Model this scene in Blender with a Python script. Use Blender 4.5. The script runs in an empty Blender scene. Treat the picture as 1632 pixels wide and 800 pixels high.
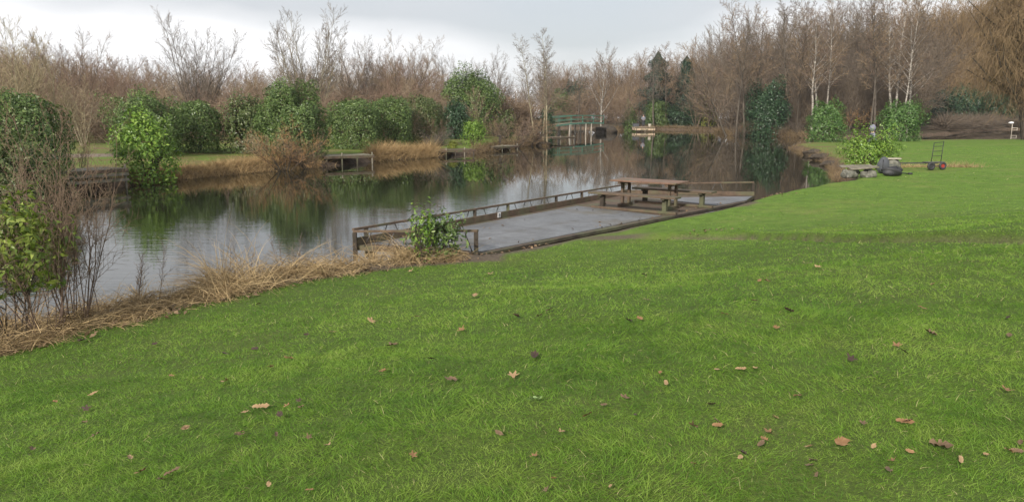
import bpy, bmesh, math, random
import numpy as np
from mathutils import Vector, Matrix
R = math.radians
C = bpy.context.scene.collection
sc = bpy.context.scene

# ------------------------------------------------------------------ camera
F = 1250.0; CX = 816.0; CY = 400.0; PITCH = math.atan(220 / 1250); HC = 3.0
cam = bpy.data.cameras.new('camera'); camo = bpy.data.objects.new('camera', cam); C.objects.link(camo)
cam.sensor_width = 36; cam.lens = F / 1632 * 36; cam.clip_start = .05; cam.clip_end = 3000
camo.location = (0, 0, HC); camo.rotation_euler = (math.pi / 2 - PITCH, 0, 0)
sc.camera = camo
# ------------------------------------------------------------------ light
SUN_EL = R(28); SUN_AZ = R(205)          # azimuth from +Y clockwise: behind the camera, a little left
w = bpy.data.worlds.new("World"); sc.world = w; w.use_nodes = True
nt = w.node_tree; nt.nodes.clear()
def wn(t, **k):
    n = nt.nodes.new(t)
    for a, b in k.items(): setattr(n, a, b)
    return n
out = wn('ShaderNodeOutputWorld'); bg = wn('ShaderNodeBackground'); bg.inputs[1].default_value = .1
sky = wn('ShaderNodeTexSky', sky_type='NISHITA'); sky.sun_disc = False
sky.sun_elevation = SUN_EL; sky.sun_rotation = SUN_AZ; sky.dust_density = 2.5
tc = wn('ShaderNodeTexCoord'); mp = wn('ShaderNodeMapping'); mp.inputs['Scale'].default_value = (1, 1, 3.2)
mp.inputs['Location'].default_value = (.75, .1, .42)
nz = wn('ShaderNodeTexNoise'); nz.inputs['Scale'].default_value = 1.7; nz.inputs['Detail'].default_value = 5; nz.inputs['Roughness'].default_value = .45
cr = wn('ShaderNodeValToRGB')
cr.color_ramp.elements[0].position = .36; cr.color_ramp.elements[0].color = (5.9, 6.1, 6.4, 1)
cr.color_ramp.elements[1].position = .53; cr.color_ramp.elements[1].color = (8.8, 8.85, 9.0, 1)
cov = wn('ShaderNodeValToRGB')
cov.color_ramp.elements[0].position = .30; cov.color_ramp.elements[0].color = (.72, .72, .72, 1)
cov.color_ramp.elements[1].position = .5; cov.color_ramp.elements[1].color = (1, 1, 1, 1)
mx = wn('ShaderNodeMix', data_type='RGBA')
L = nt.links.new
sx = wn('ShaderNodeSeparateXYZ'); mr = wn('ShaderNodeMapRange'); mr.interpolation_type = 'SMOOTHSTEP'
for i_, v_ in ((1, .075), (2, .15), (3, .06), (4, -.11)): mr.inputs[i_].default_value = v_
ad = wn('ShaderNodeMath', operation='ADD')
L(tc.outputs['Generated'], sx.inputs[0]); L(sx.outputs[2], mr.inputs[0]); L(nz.outputs[0], ad.inputs[0]); L(mr.outputs[0], ad.inputs[1])
L(tc.outputs['Generated'], mp.inputs[0]); L(mp.outputs[0], nz.inputs['Vector']); L(ad.outputs[0], cr.inputs[0])
L(nz.outputs[0], cov.inputs[0]); L(cov.outputs[0], mx.inputs['Factor'])
L(sky.outputs[0], mx.inputs[6]); L(cr.outputs[0], mx.inputs[7]); L(mx.outputs[2], bg.inputs[0]); L(bg.outputs[0], out.inputs[0])
sd = bpy.data.lights.new('sun', 'SUN'); sd.energy = 4.2; sd.angle = R(2.5); sd.color = (1, .93, .82)
so = bpy.data.objects.new('sun', sd); C.objects.link(so)
sv = Vector((math.sin(SUN_AZ) * math.cos(SUN_EL), math.cos(SUN_AZ) * math.cos(SUN_EL), math.sin(SUN_EL)))
so.rotation_euler = sv.to_track_quat('Z', 'Y').to_euler()
sc.view_settings.view_transform = 'Standard'; sc.view_settings.look = 'None'
sc.view_settings.exposure = .32; sc.view_settings.gamma = 1; sc.view_settings.use_curve_mapping = False

# ------------------------------------------------------------------ materials
def mat(name, build):
    m = bpy.data.materials.new(name); m.use_nodes = True; t = m.node_tree; t.nodes.clear()
    o = t.nodes.new('ShaderNodeOutputMaterial'); s = build(t); t.links.new(s, o.inputs[0]); return m
def node(t, typ, ins=None, **k):
    n = t.nodes.new(typ)
    for a, b in k.items(): setattr(n, a, b)
    for a, b in (ins or {}).items():
        if hasattr(b, 'is_output'): t.links.new(b, n.inputs[a])
        else: n.inputs[a].default_value = b
    return n
def ramp(t, fac, stops):
    n = t.nodes.new('ShaderNodeValToRGB'); t.links.new(fac, n.inputs[0]); e = n.color_ramp.elements
    while len(e) < len(stops): e.new(.5)
    for el, (p, c) in zip(e, stops): el.position = p; el.color = (*c, 1) if len(c) == 3 else c
    return n.outputs[0]
def noise(t, scale, detail=4, rough=.6, vec=None, stretch=None):
    if vec is None: vec = node(t, 'ShaderNodeTexCoord').outputs['Object']
    if stretch: vec = node(t, 'ShaderNodeMapping', {0: vec, 'Scale': stretch}).outputs[0]
    return node(t, 'ShaderNodeTexNoise', {'Vector': vec, 'Scale': scale, 'Detail': detail, 'Roughness': rough}).outputs[0]
def mixc(t, f, a, b, mode='MIX'):
    n = node(t, 'ShaderNodeMix', {}, data_type='RGBA', blend_type=mode)
    for i, v in (('Factor', f), (6, a), (7, b)):
        if hasattr(v, 'is_output'): t.links.new(v, n.inputs[i])
        else: n.inputs[i].default_value = v if i == 'Factor' else (*v, 1)
    return n.outputs[2]
def mathn(t, op, a, b=0.0, c=None):
    n = t.nodes.new('ShaderNodeMath'); n.operation = op
    for i, v in enumerate((a, b) if c is None else (a, b, c)):
        if hasattr(v, 'is_output'): t.links.new(v, n.inputs[i])
        else: n.inputs[i].default_value = v
    return n.outputs[0]
def attr(t, name): return node(t, 'ShaderNodeAttribute', attribute_name=name).outputs['Fac']
def bsdf(t, col, rough=.8, bump=None, bs=.3, bd=.02, metal=0, spec=.5):
    p = node(t, 'ShaderNodeBsdfPrincipled', {'Roughness': rough, 'Metallic': metal, 'Specular IOR Level': spec})
    if hasattr(col, 'is_output'): t.links.new(col, p.inputs[0])
    else: p.inputs[0].default_value = (*col, 1)
    if bump is not None:
        b = node(t, 'ShaderNodeBump', {'Height': bump, 'Strength': bs, 'Distance': bd}); t.links.new(b.outputs[0], p.inputs['Normal'])
    return p.outputs[0]
def leafmat(name, cols, rough=.42, trans=.25, nsc=1.2):
    def b(t):
        r = attr(t, 'rnd'); n = noise(t, nsc, 3)
        f = mathn(t, 'ADD', mathn(t, 'MULTIPLY', r, .6), mathn(t, 'MULTIPLY', n, .45))
        c = ramp(t, f, [(.15, cols[0]), (.5, cols[1]), (.85, cols[2])])
        p = bsdf(t, c, rough)
        tr = node(t, 'ShaderNodeBsdfTranslucent', {0: c}).outputs[0]
        return node(t, 'ShaderNodeMixShader', {0: trans, 1: p, 2: tr}).outputs[0]
    return mat(name, b)
def barkmat(name, a, b_, c_=None, sc_=6, stretch=(1, 1, .3), tint=False):
    def b(t):
        n = noise(t, sc_, 5, .65, stretch=stretch)
        c = ramp(t, n, [(.3, a), (.62, b_)] + ([(.8, c_)] if c_ else []))
        if tint:
            c = mixc(t, attr(t, 'rnd'), c, tint)
        return bsdf(t, c, .9, n, .4, .02, spec=.2)
    return mat(name, b)
def woodmat(name, a, b_, rough=.8, axis=(1, 1, 1)):
    def b(t):
        n = noise(t, 5, 6, .7, stretch=axis); n2 = noise(t, 1.7, 3)
        c = ramp(t, n, [(.3, a), (.7, b_)])
        c = mixc(t, ramp(t, n2, [(.45, (0, 0, 0)), (.7, (1, 1, 1))]), c, (.095, .098, .055))
        return bsdf(t, c, rough, n, .5, .01, spec=.3)
    return mat(name, b)
def flat(name, col, rough=.6, metal=0):
    return mat(name, lambda t: bsdf(t, mixc(t, noise(t, 9, 5), tuple(v * .7 for v in col), tuple(min(1, v * 1.25) for v in col)), rough, metal=metal))
M = {}
M['laurel'] = leafmat('laurel_leaf', [(.036, .072, .017), (.10, .165, .042), (.20, .275, .085)])
M['laurel_yellow'] = leafmat('yellow_green_laurel_leaf', [(.07, .12, .015), (.16, .23, .03), (.30, .36, .07)])
M['laurel_mid'] = leafmat('mid_laurel_leaf', [(.04, .095, .022), (.085, .18, .04), (.17, .28, .08)])
M['laurel_dark'] = leafmat('dark_laurel_leaf', [(.012, .038, .018), (.03, .075, .032), (.07, .13, .055)])
M['laurel_bright'] = leafmat('bright_laurel_leaf', [(.06, .13, .015), (.14, .26, .03), (.28, .40, .07)])
M['laurel_olive'] = leafmat('olive_leaf', [(.04, .07, .018), (.09, .13, .038), (.17, .20, .075)])
M['conifer'] = leafmat('conifer_needles', [(.008, .022, .014), (.016, .04, .022), (.035, .065, .03)], .6, .1)
M['yellow_leaf'] = leafmat('yellow_green_leaf', [(.12, .15, .02), (.20, .23, .03), (.28, .28, .05)], .6)
M['bark_grey'] = barkmat('grey_bark', (.05, .042, .033), (.12, .10, .08), (.2, .175, .14))
M['bark_pale'] = barkmat('pale_bark', (.13, .11, .07), (.32, .28, .19), (.42, .38, .28))
M['bark_dark'] = barkmat('dark_bark', (.03, .025, .02), (.08, .065, .05))
M['birch'] = barkmat('birch_bark', (.05, .045, .04), (.42, .38, .33), (.6, .56, .5), 3, (1, 1, 2.2))
M['twig_brown'] = barkmat('brown_twigs', (.10, .07, .055), (.19, .135, .105), tint=(.23, .165, .10))
M['twig_red'] = barkmat('red_brown_twigs', (.12, .072, .055), (.22, .145, .11), tint=(.27, .21, .14))
M['twig_grey'] = barkmat('grey_twigs', (.08, .065, .058), (.165, .14, .125), tint=(.2, .165, .13))
M['twig_dark'] = barkmat('dark_twigs', (.06, .048, .04), (.13, .105, .086), tint=(.15, .115, .08))
M['twig_pale'] = barkmat('pale_twigs', (.20, .165, .10), (.38, .32, .20), tint=(.3, .24, .15))
M['twig_orange'] = barkmat('orange_twigs', (.19, .115, .05), (.34, .22, .11), tint=(.3, .17, .08))
M['willow'] = barkmat('golden_willow_twigs', (.13, .088, .048), (.24, .165, .09), tint=(.2, .14, .08))
M['wood_brown'] = woodmat('weathered_brown_timber', (.06, .042, .03), (.145, .10, .07))
M['wood_red'] = woodmat('red_brown_tabletop_timber', (.12, .066, .045), (.21, .13, .09), .6)
M['wood_grey'] = woodmat('grey_timber', (.10, .09, .07), (.26, .23, .18))
M['wood_dark'] = woodmat('dark_wet_timber', (.025, .02, .016), (.07, .055, .042))
M['wood_sunlit'] = woodmat('sunlit_timber', (.38, .28, .19), (.6, .47, .34))  # bright light on the far dock is put into this timber colour
M['bridge_green'] = flat('faded_green_paint', (.14, .36, .25))
M['post_pale'] = flat('pale_post', (.38, .34, .28))
M['white'] = flat('white_paint', (.75, .75, .75))
M['black'] = flat('black_rubber', (.025, .025, .028))
M['charcoal'] = flat('charcoal_fabric', (.07, .075, .085), .9)
M['red'] = flat('red_paint', (.30, .03, .022))
M['steel'] = flat('dull_metal', (.10, .095, .09), .5, .6)
M['stone'] = mat('rough_stone', lambda t: bsdf(t, ramp(t, noise(t, 8, 6), [(.3, (.055, .06, .045)), (.7, (.22, .21, .18))]), .9, noise(t, 20, 6), .6, .02))
M['skin'] = flat('skin', (.5, .32, .24)); M['jacket_grey'] = flat('grey_lilac_jacket', (.20, .20, .26), .9)
M['jacket_dark'] = flat('dark_grey_jacket', (.16, .17, .20), .9); M['trousers'] = flat('dark_trousers', (.04, .04, .05), .9)
M['hair'] = flat('dark_hair', (.05, .04, .035), .8)
def deckmesh(t):
    tcn = node(t, 'ShaderNodeTexCoord').outputs['Object']
    n = noise(t, 1.1, 5); wv = node(t, 'ShaderNodeTexVoronoi', {'Vector': tcn, 'Scale': 42.0}).outputs[0]
    c = ramp(t, n, [(.3, (.10, .102, .107)), (.7, (.175, .178, .187))])
    c = mixc(t, ramp(t, wv, [(.1, (0, 0, 0)), (.5, (1, 1, 1))]), (.07, .07, .07), c)
    c = mixc(t, ramp(t, noise(t, 14, 3), [(.66, (0, 0, 0)), (.72, (1, 1, 1))]), c, (.33, .31, .27))
    lg = noise(t, .8, 6, .65); c = mixc(t, ramp(t, lg, [(.52, (0, 0, 0)), (.66, (1, 1, 1))]), c, (.115, .105, .085))
    c = mixc(t, ramp(t, noise(t, 2.6, 6, .7), [(.60, (0, 0, 0)), (.70, (.8, .8, .8))]), c, (.055, .06, .045))
    b = node(t, 'ShaderNodeTexBrick', {'Vector': node(t, 'ShaderNodeMapping', {0: tcn, 'Rotation': (0, 0, -.87)}).outputs[0], 'Scale': 1.0, 'Mortar Size': .012, 'Mortar Smooth': .3, 'Brick Width': 2.4, 'Row Height': 1.1}); b.offset = 0
    c = mixc(t, b.outputs['Fac'], c, (.05, .05, .05))
    rg_ = ramp(t, lg, [(.35, (.3, .3, .3)), (.6, (.75, .75, .75))])
    p = node(t, 'ShaderNodeBsdfPrincipled', {0: c, 'Roughness': rg_}); t.links.new(node(t, 'ShaderNodeBump', {'Height': wv, 'Strength': .3, 'Distance': .01}).outputs[0], p.inputs['Normal'])
    return p.outputs[0]
M['deck_mesh'] = mat('grey_grip_mesh', deckmesh)
M['reed'] = barkmat('dry_reed', (.055, .038, .022), (.21, .145, .075), tint=(.50, .37, .20))
M['reed_brown'] = barkmat('brown_dry_grass', (.19, .12, .055), (.36, .25, .13), tint=(.42, .30, .15))
M['reed_dark'] = barkmat('dark_dry_grass', (.09, .06, .035), (.17, .12, .07), tint=(.22, .16, .09))
M['leaf_brown'] = leafmat('dead_brown_leaf', [(.09, .055, .03), (.17, .11, .06), (.25, .17, .1)], .7, .1, 30)
M['leaf_orange'] = leafmat('dead_orange_leaf', [(.17, .09, .04), (.26, .145, .065), (.35, .22, .11)], .7, .1, 30)
M['leaf_tan'] = leafmat('dead_tan_leaf', [(.26, .16, .08), (.38, .25, .13), (.48, .35, .2)], .7, .1, 30)
M['leaf_dark'] = leafmat('dead_dark_leaf', [(.03, .018, .014), (.06, .035, .025), (.1, .06, .04)], .7, .1, 30)
M['leaf_green'] = leafmat('pale_green_leaf', [(.22, .34, .1), (.32, .45, .16), (.42, .52, .25)], .7, .2, 30)

# ------------------------------------------------------------------ helpers
def tag(o, label=None, cat=None, group=None, kind=None):
    if label: o['label'] = label
    if cat: o['category'] = cat
    if group: o['group'] = group
    if kind: o['kind'] = kind
    return o
def empty(name, loc, rz=0, label=None, cat=None, group=None):
    o = bpy.data.objects.new(name, None); C.objects.link(o); o.location = loc; o.rotation_euler = (0, 0, rz)
    o.empty_display_size = .2
    return tag(o, label, cat, group)
def link(name, me, m, parent=None):
    o = bpy.data.objects.new(name, me); C.objects.link(o)
    if m is not None and len(me.materials) == 0: me.materials.append(m)
    if parent: o.parent = parent
    return o
def fastmesh(name, V, Fc, rnd=None, smooth=False):
    V = np.asarray(V, np.float32); Fc = np.asarray(Fc, np.int32)
    me = bpy.data.meshes.new(name); nf, k = Fc.shape
    me.vertices.add(len(V)); me.vertices.foreach_set('co', V.ravel())
    me.loops.add(nf * k); me.loops.foreach_set('vertex_index', Fc.ravel())
    me.polygons.add(nf); me.polygons.foreach_set('loop_start', np.arange(0, nf * k, k, dtype=np.int32))
    if smooth: me.polygons.foreach_set('use_smooth', np.ones(nf, bool))
    if rnd is not None:
        a = me.attributes.new('rnd', 'FLOAT', 'POINT'); a.data.foreach_set('value', np.asarray(rnd, np.float32))
    me.update(calc_edges=True); return me
class MB:
    def __init__(s): s.bm = bmesh.new()
    def box(s, c, size, rot=None, bev=.0):
        r = bmesh.ops.create_cube(s.bm, size=1); mt = Matrix.Translation(c) @ (rot.to_4x4() if rot else Matrix()) @ Matrix.Diagonal((*size, 1))
        bmesh.ops.transform(s.bm, matrix=mt, verts=r['verts'])
        if bev:
            es = {e for v in r['verts'] for e in v.link_edges}
            bmesh.ops.bevel(s.bm, geom=list(es), offset=bev, segments=1, affect='EDGES')
        return s
    def beam(s, a, b, wd, ht, bev=.004, up=Vector((0, 0, 1))):
        a = Vector(a); b = Vector(b); x = (b - a).normalized(); y = up.cross(x)
        if y.length < .05: y = Vector((0, 1, 0)).cross(x)
        y.normalize(); z = x.cross(y); rot = Matrix((x, y, z)).transposed()
        return s.box((a + b) / 2, ((b - a).length, wd, ht), rot, bev)
    def tube(s, pts, rs, n=8, cap=True):
        pts = [Vector(p) for p in pts]; rings = []
        if not hasattr(rs, '__len__'): rs = [rs] * len(pts)
        for i, p in enumerate(pts):
            t = (pts[min(i + 1, len(pts) - 1)] - pts[max(i - 1, 0)]).normalized()
            u = t.cross(Vector((.12, .33, .94))); u = u.normalized() if u.length > .05 else t.orthogonal().normalized()
            v = t.cross(u)
            rings.append([s.bm.verts.new(p + (u * math.cos(2 * math.pi * k / n) + v * math.sin(2 * math.pi * k / n)) * rs[i]) for k in range(n)])
        for a, b in zip(rings, rings[1:]):
            for k in range(n): s.bm.faces.new((a[k], a[(k + 1) % n], b[(k + 1) % n], b[k])).smooth = True
        if cap: s.bm.faces.new(rings[0][::-1]); s.bm.faces.new(rings[-1])
        return s
    def blob(s, c, r, seed=0, amp=.15, sub=3):
        rr = random.Random(seed); ph = [(rr.uniform(2, 5), rr.uniform(2, 5), rr.uniform(2, 5), rr.uniform(0, 6)) for _ in range(5)]
        q = bmesh.ops.create_icosphere(s.bm, subdivisions=sub, radius=1)
        for v in q['verts']:
            d = v.co.copy(); k = 1 + amp * sum(math.sin(a * d.x + b * d.y + c2 * d.z + e) for a, b, c2, e in ph) / 2
            v.co = Vector(c) + Vector((d.x * r[0], d.y * r[1], d.z * r[2])) * k
        for v in q['verts']:
            for f in v.link_faces: f.smooth = True
        return s
    def build(s, name, m, parent=None):
        me = bpy.data.meshes.new(name); s.bm.to_mesh(me); s.bm.free(); return link(name, me, m, parent)

def ray(px, py):
    v = -(py - CY) / F; return ((px - CX) / F, math.cos(PITCH) + v * math.sin(PITCH), -math.sin(PITCH) + v * math.cos(PITCH))
def onz(px, py, z=0):
    r = ray(px, py); t = (z - HC) / r[2]; return Vector((r[0] * t, r[1] * t, z))
def zat(py, D):
    r = ray(CX, py); return HC + r[2] / r[1] * D
def xat(px, D, py=200):
    r = ray(px, py); return r[0] / r[1] * D
def sm(t): t = np.clip(t, 0, 1); return t * t * (3 - 2 * t)

# ------------------------------------------------------------------ water outline and terrain
POLY = [(-60, 2), (-14, 5.2), (-9, 7.0), (-6.9, 9.5), (-5.3, 11.8), (-4.4, 13.2), (-2.4, 14.6), (-.6, 15.1), (2.5, 18.6), (6.4, 23.5), (7.7, 25.4), (9.4, 27.6), (11.6, 30.2), (13.2, 31.5), (14.2, 33.4)]
POLY += [(15.6, 38), (18.5, 46), (21.3, 57), (24, 68), (30, 77), (40, 79), (60, 82), (120, 92), (260, 110), (260, 165), (140, 160), (88, 143), (62, 113), (46, 97)]
POLY += [tuple(onz(*p)[:2]) for p in [(1290, 221), (1220, 216), (1165, 216.5), (1142, 209.5), (1050, 206.5), (1000, 207.5), (958, 211)]]
POLY += [(16.5, 150), (5, 160), (3.4, 112)]
POLY += [tuple(onz(*p)[:2]) for p in [(872, 234), (850, 231), (790, 241), (690, 251), (600, 257), (500, 268), (420, 274), (280, 287), (200, 297), (110, 309), (0, 326), (-150, 350)]] + [(-60, 16)]
PA = np.array(POLY, float)
def rocky(P, k=3, amp=.12):
    rg = np.random.RandomState(5); o = []
    for i in range(len(P)):
        a = P[i]; b = P[(i + 1) % len(P)]; n = max(1, int(np.linalg.norm(b - a) / 1.6))
        for j in range(n):
            q = a + (b - a) * j / n; o.append(q + (rg.uniform(-amp, amp, 2) * (1 + np.linalg.norm(q) / 40) if j else 0))
    return np.array(o)
PR = rocky(PA)
def sdist(x, y):
    """positive on land, negative in the water"""
    x = np.atleast_1d(np.asarray(x, float)); y = np.atleast_1d(np.asarray(y, float)); sh = x.shape; x = x.ravel(); y = y.ravel()
    best = np.full(len(x), 1e9); ins = np.zeros(len(x), bool); A = PR; B = np.roll(PR, -1, 0)
    for (ax, ay), (bx, by) in zip(A, B):
        dx, dy = bx - ax, by - ay; t = np.clip(((x - ax) * dx + (y - ay) * dy) / (dx * dx + dy * dy), 0, 1)
        best = np.minimum(best, (x - ax - t * dx) ** 2 + (y - ay - t * dy) ** 2)
        c = ((ay > y) != (by > y)); xi = ax + (y - ay) * dx / (dy if dy else 1e-9); ins ^= c & (x < xi)
    d = np.sqrt(best); return np.where(ins, -d, d).reshape(sh)
def isnear(x, y):
    """the lawn side of the pond"""
    return ((y < 13) & (x > -60)) | ((y < 5 + (x + 9) * 1.26 + 3) & (x > -9) & (y < 34)) | ((x > 12.5) & (y < 80 + .1 * (x - 40)) & (y < 34 + (x - 14) * 4.2))
CREASE = []
def crease(x, y):
    if not CREASE: return np.asarray(y, float) * 0 + 99, np.asarray(y, float) * 0
    xs = [p[0] for p in CREASE]; ys = [p[1] for p in CREASE]
    return y - np.interp(x, xs, ys) - .10 * np.sin(x * 1.7) - .05 * np.sin(x * 4.3), sm((x - CREASE[0][0]) / 1.2)
_LAT = np.random.RandomState(77).random((256, 256))
def vnoise(x, y):
    x = np.asarray(x, float) + 1000; y = np.asarray(y, float) + 1000; xi = np.floor(x).astype(int); yi = np.floor(y).astype(int); u = x - xi; v = y - yi; u = u * u * (3 - 2 * u); v = v * v * (3 - 2 * v)
    g = lambda a, b: _LAT[a & 255, b & 255]
    return (g(xi, yi) * (1 - u) + g(xi + 1, yi) * u) * (1 - v) + (g(xi, yi + 1) * (1 - u) + g(xi + 1, yi + 1) * u) * v
def fractal(x, y, oct=4): 
    r = 0; a = .5; f = 1
    for i in range(oct): r = r + a * vnoise(x * f + i * 17.3, y * f - i * 9.1); a *= .55; f *= 2.1
    return r / (.5 * (1 - .55 ** oct) / .45)
def fbm(x, y):
    return (np.sin(x * .9 + 1.3 * np.sin(y * .7)) * np.cos(y * 1.1 + np.sin(x * .6)) * .5 + np.sin(x * 2.3 + y * 1.1) * np.cos(y * 2.7 - x * .9) * .25 + np.sin(x * 5.1 - y * 3.3) * np.sin(y * 5.7 + x) * .12)
def height(x, y, d=None):
    x = np.asarray(x, float); y = np.asarray(y, float)
    if d is None: d = sdist(x, y)
    near = isnear(x, y)
    A = 1.02 * (1 - .93 * sm((y - 9) / 20))
    zn = .40 * sm((d + .1) / .9) + A * sm((d - .9) / 9.5) + .035 * fbm(x, y) * sm(d)
    c, k = crease(x, y)
    zn = zn + k * (-.10 * np.exp(-(c / .2) ** 2) + .11 * sm((c - .05) / .12) * (1 - sm((c - .3) / 3)))
    zf = .42 * sm((d + .1) / .8) + .35 * sm(d / 12) + .06 * fbm(x * .6, y * .6) * sm(d)
    z = np.where(near, zn, zf)
    return np.where(d < 0, np.maximum(-1.0, d * .7), z)
def ground(px, py, tmax=260):
    r = ray(px, py); t = np.concatenate([np.linspace(2, 40, 800), np.linspace(40, tmax, 1500)])
    X = r[0] * t; Y = r[1] * t; Z = HC + r[2] * t; h = height(X, Y); i = np.argmax(Z < h)
    return Vector((X[i], Y[i], h[i]))
_c = [ground(*p) for p in [(985, 379), (1090, 379), (1190, 381), (1290, 383), (1420, 385), (1632, 387)]]
CREASE += [(p.x, p.y) for p in _c] + [(_c[-1].x * 3, _c[-1].y + 1)]
CX0 = _c[0].x; CXM = _c[1].x; CXE = _c[3].x; CY0 = _c[0].y
def gz(x, y): return float(height(np.array([x]), np.array([y]))[0])

def axis(pts):
    o = []
    for a, b, s in pts: o += list(np.arange(a, b, s))
    return np.array(o + [pts[-1][1]])
gx = axis([(-300, -120, 30), (-120, -40, 5), (-40, -20, 1.0), (-20, -9, .35), (-9, 16, .11), (16, 40, .5), (40, 120, 2.5), (120, 360, 30)])
gy = axis([(-60, -4, 7), (-4, 1.6, .7), (1.6, 27, .11), (27, 60, .4), (60, 170, 1.2), (170, 260, 9), (260, 320, 60)])
X, Y = np.meshgrid(gx, gy); DD = sdist(X, Y); Z = height(X, Y, DD)
nx, ny = len(gx), len(gy); idx = np.arange(nx * ny).reshape(ny, nx)
faces = np.stack([idx[:-1, :-1], idx[:-1, 1:], idx[1:, 1:], idx[1:, :-1]], -1).reshape(-1, 4)
me = fastmesh('ground', np.stack([X, Y, Z], -1).reshape(-1, 3), faces, smooth=True)
near = isnear(X, Y)
spit = sm((Y - 35) / 2) * (1 - sm((DD + 1.6 * (vnoise(X * .6, Y * .5) - .5) - 2.6) / 1.2))
def addattr(me, n, v):
    a = me.attributes.new(n, 'FLOAT', 'POINT'); a.data.foreach_set('value', np.ascontiguousarray(v, np.float32).ravel())
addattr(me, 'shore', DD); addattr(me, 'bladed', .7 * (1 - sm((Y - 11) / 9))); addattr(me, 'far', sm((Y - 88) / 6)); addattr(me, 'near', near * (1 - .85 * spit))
cc, kk = crease(X, Y)
def seg_d(x, y, pts):
    b = np.full(np.shape(x), 1e9)
    for (ax, ay), (bx, by) in zip(pts, pts[1:]):
        dx, dy = bx - ax, by - ay; t = np.clip(((x - ax) * dx + (y - ay) * dy) / (dx * dx + dy * dy), 0, 1)
        b = np.minimum(b, np.hypot(x - ax - t * dx, y - ay - t * dy))
    return b
DECKEDGE = [(-.6, 14.4), (2.2, 17.7), (6.9, 23.3)]
def dirtmask(x, y):
    c, k = crease(x, y)
    c = c + .12 * (vnoise(x * 3, y * 3) - .5)
    a = np.exp(-(c / .13) ** 4) * sm((x - CXM + .5) / .4) * (1 - .35 * sm((x - CXE) / .8))
    pd = np.exp(-(((x - CX0 + .1) / .75) ** 2 + ((y - CY0 - .05) / .38) ** 2) ** 2)
    e = 1 - sm((seg_d(x, y, DECKEDGE) - .3 - .12 * np.sin(x * 3)) / .25)
    return np.clip(a + pd * .9 + e * .95, 0, 1)
dirt = np.maximum(dirtmask(X, Y), (Y < 14.6) * (X < -.2) * (1 - sm((DD - 1.35) / .3))) * near
path = np.exp(-(seg_d(X, Y, [(-34, 34), (-25, 41), (-22, 43)]) / 1.2) ** 4) * (~near)
addattr(me, 'dirt', dirt); addattr(me, 'path', path)
def groundmat(t):
    n1 = noise(t, .55, 5); n2 = noise(t, 3.2, 5, .65); n3 = noise(t, 30, 4, .7)
    g = ramp(t, n2, [(.3, (.05, .10, .014)), (.55, (.10, .185, .025)), (.75, (.15, .24, .04))])
    g = mixc(t, ramp(t, n3, [(.35, (0, 0, 0)), (.65, (.5, .5, .5))]), g, (.15, .215, .04))
    g = mixc(t, ramp(t, noise(t, .35, 6, .7), [(.5, (0, 0, 0)), (.72, (.55, .55, .55))]), g, (.20, .19, .065))
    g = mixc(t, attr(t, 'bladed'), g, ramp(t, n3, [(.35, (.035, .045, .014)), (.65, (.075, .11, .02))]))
    bank = ramp(t, n1, [(.44, (.115, .19, .03)), (.56, (.15, .15, .05)), (.68, (.17, .12, .06))])
    bank = mixc(t, ramp(t, n3, [(.4, (0, 0, 0)), (.7, (.6, .6, .6))]), bank, (.12, .08, .045))
    bank = mixc(t, attr(t, 'far'), bank, ramp(t, n3, [(.3, (.035, .028, .018)), (.7, (.085, .065, .04))]))
    c = mixc(t, attr(t, 'near'), bank, g)
    c = mixc(t, attr(t, 'path'), c, (.22, .18, .15))
    soil = ramp(t, n2, [(.3, (.05, .035, .025)), (.7, (.16, .115, .08))])
    s = mathn(t, 'ADD', attr(t, 'shore'), mathn(t, 'MULTIPLY', n2, .9))
    c = mixc(t, ramp(t, s, [(.9, (1, 1, 1)), (1.1, (.2, .2, .2)), (1.3, (0, 0, 0))]), c, soil)
    c = mixc(t, attr(t, 'dirt'), c, ramp(t, n3, [(.3, (.06, .045, .035)), (.7, (.17, .135, .10))]))
    return bsdf(t, c, .95, mathn(t, 'ADD', n3, n2), .7, .03, spec=.15)
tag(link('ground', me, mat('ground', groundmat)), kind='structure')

def watermat(t):
    pos = node(t, 'ShaderNodeNewGeometry').outputs['Position']
    calm = noise(t, .06, 2, .5, vec=pos)
    s = ramp(t, calm, [(.42, (.1, .1, .1)), (.6, (1, 1, 1))])
    yy = node(t, 'ShaderNodeSeparateXYZ', {0: pos}).outputs[1]
    nearf = node(t, 'ShaderNodeMapRange', {0: yy, 1: 16.0, 2: 34.0, 3: 1.0, 4: .08}).outputs[0]
    s = mathn(t, 'MULTIPLY', mathn(t, 'MAXIMUM', s, .3), nearf)
    a = noise(t, 2.2, 2, .5, vec=pos, stretch=(.5, 2.6, 1)); b2 = noise(t, .9, 2, .5, vec=pos, stretch=(.35, 1, 1))
    h = mathn(t, 'MULTIPLY', mathn(t, 'ADD', a, mathn(t, 'MULTIPLY', b2, .6)), s)
    bp = node(t, 'ShaderNodeBump', {'Height': h, 'Strength': .34, 'Distance': .03})
    p = node(t, 'ShaderNodeBsdfPrincipled', {'Base Color': (.014, .015, .009, 1), 'Roughness': .015, 'IOR': 1.52, 'Normal': bp.outputs[0]})
    return p.outputs[0]
wm = fastmesh('pond_water', [(-120, -10, 0), (400, -10, 0), (400, 260, 0), (-120, 260, 0)], [(0, 1, 2, 3)])
tag(link('pond_water', wm, mat('pond_water', watermat)), kind='structure')

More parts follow.
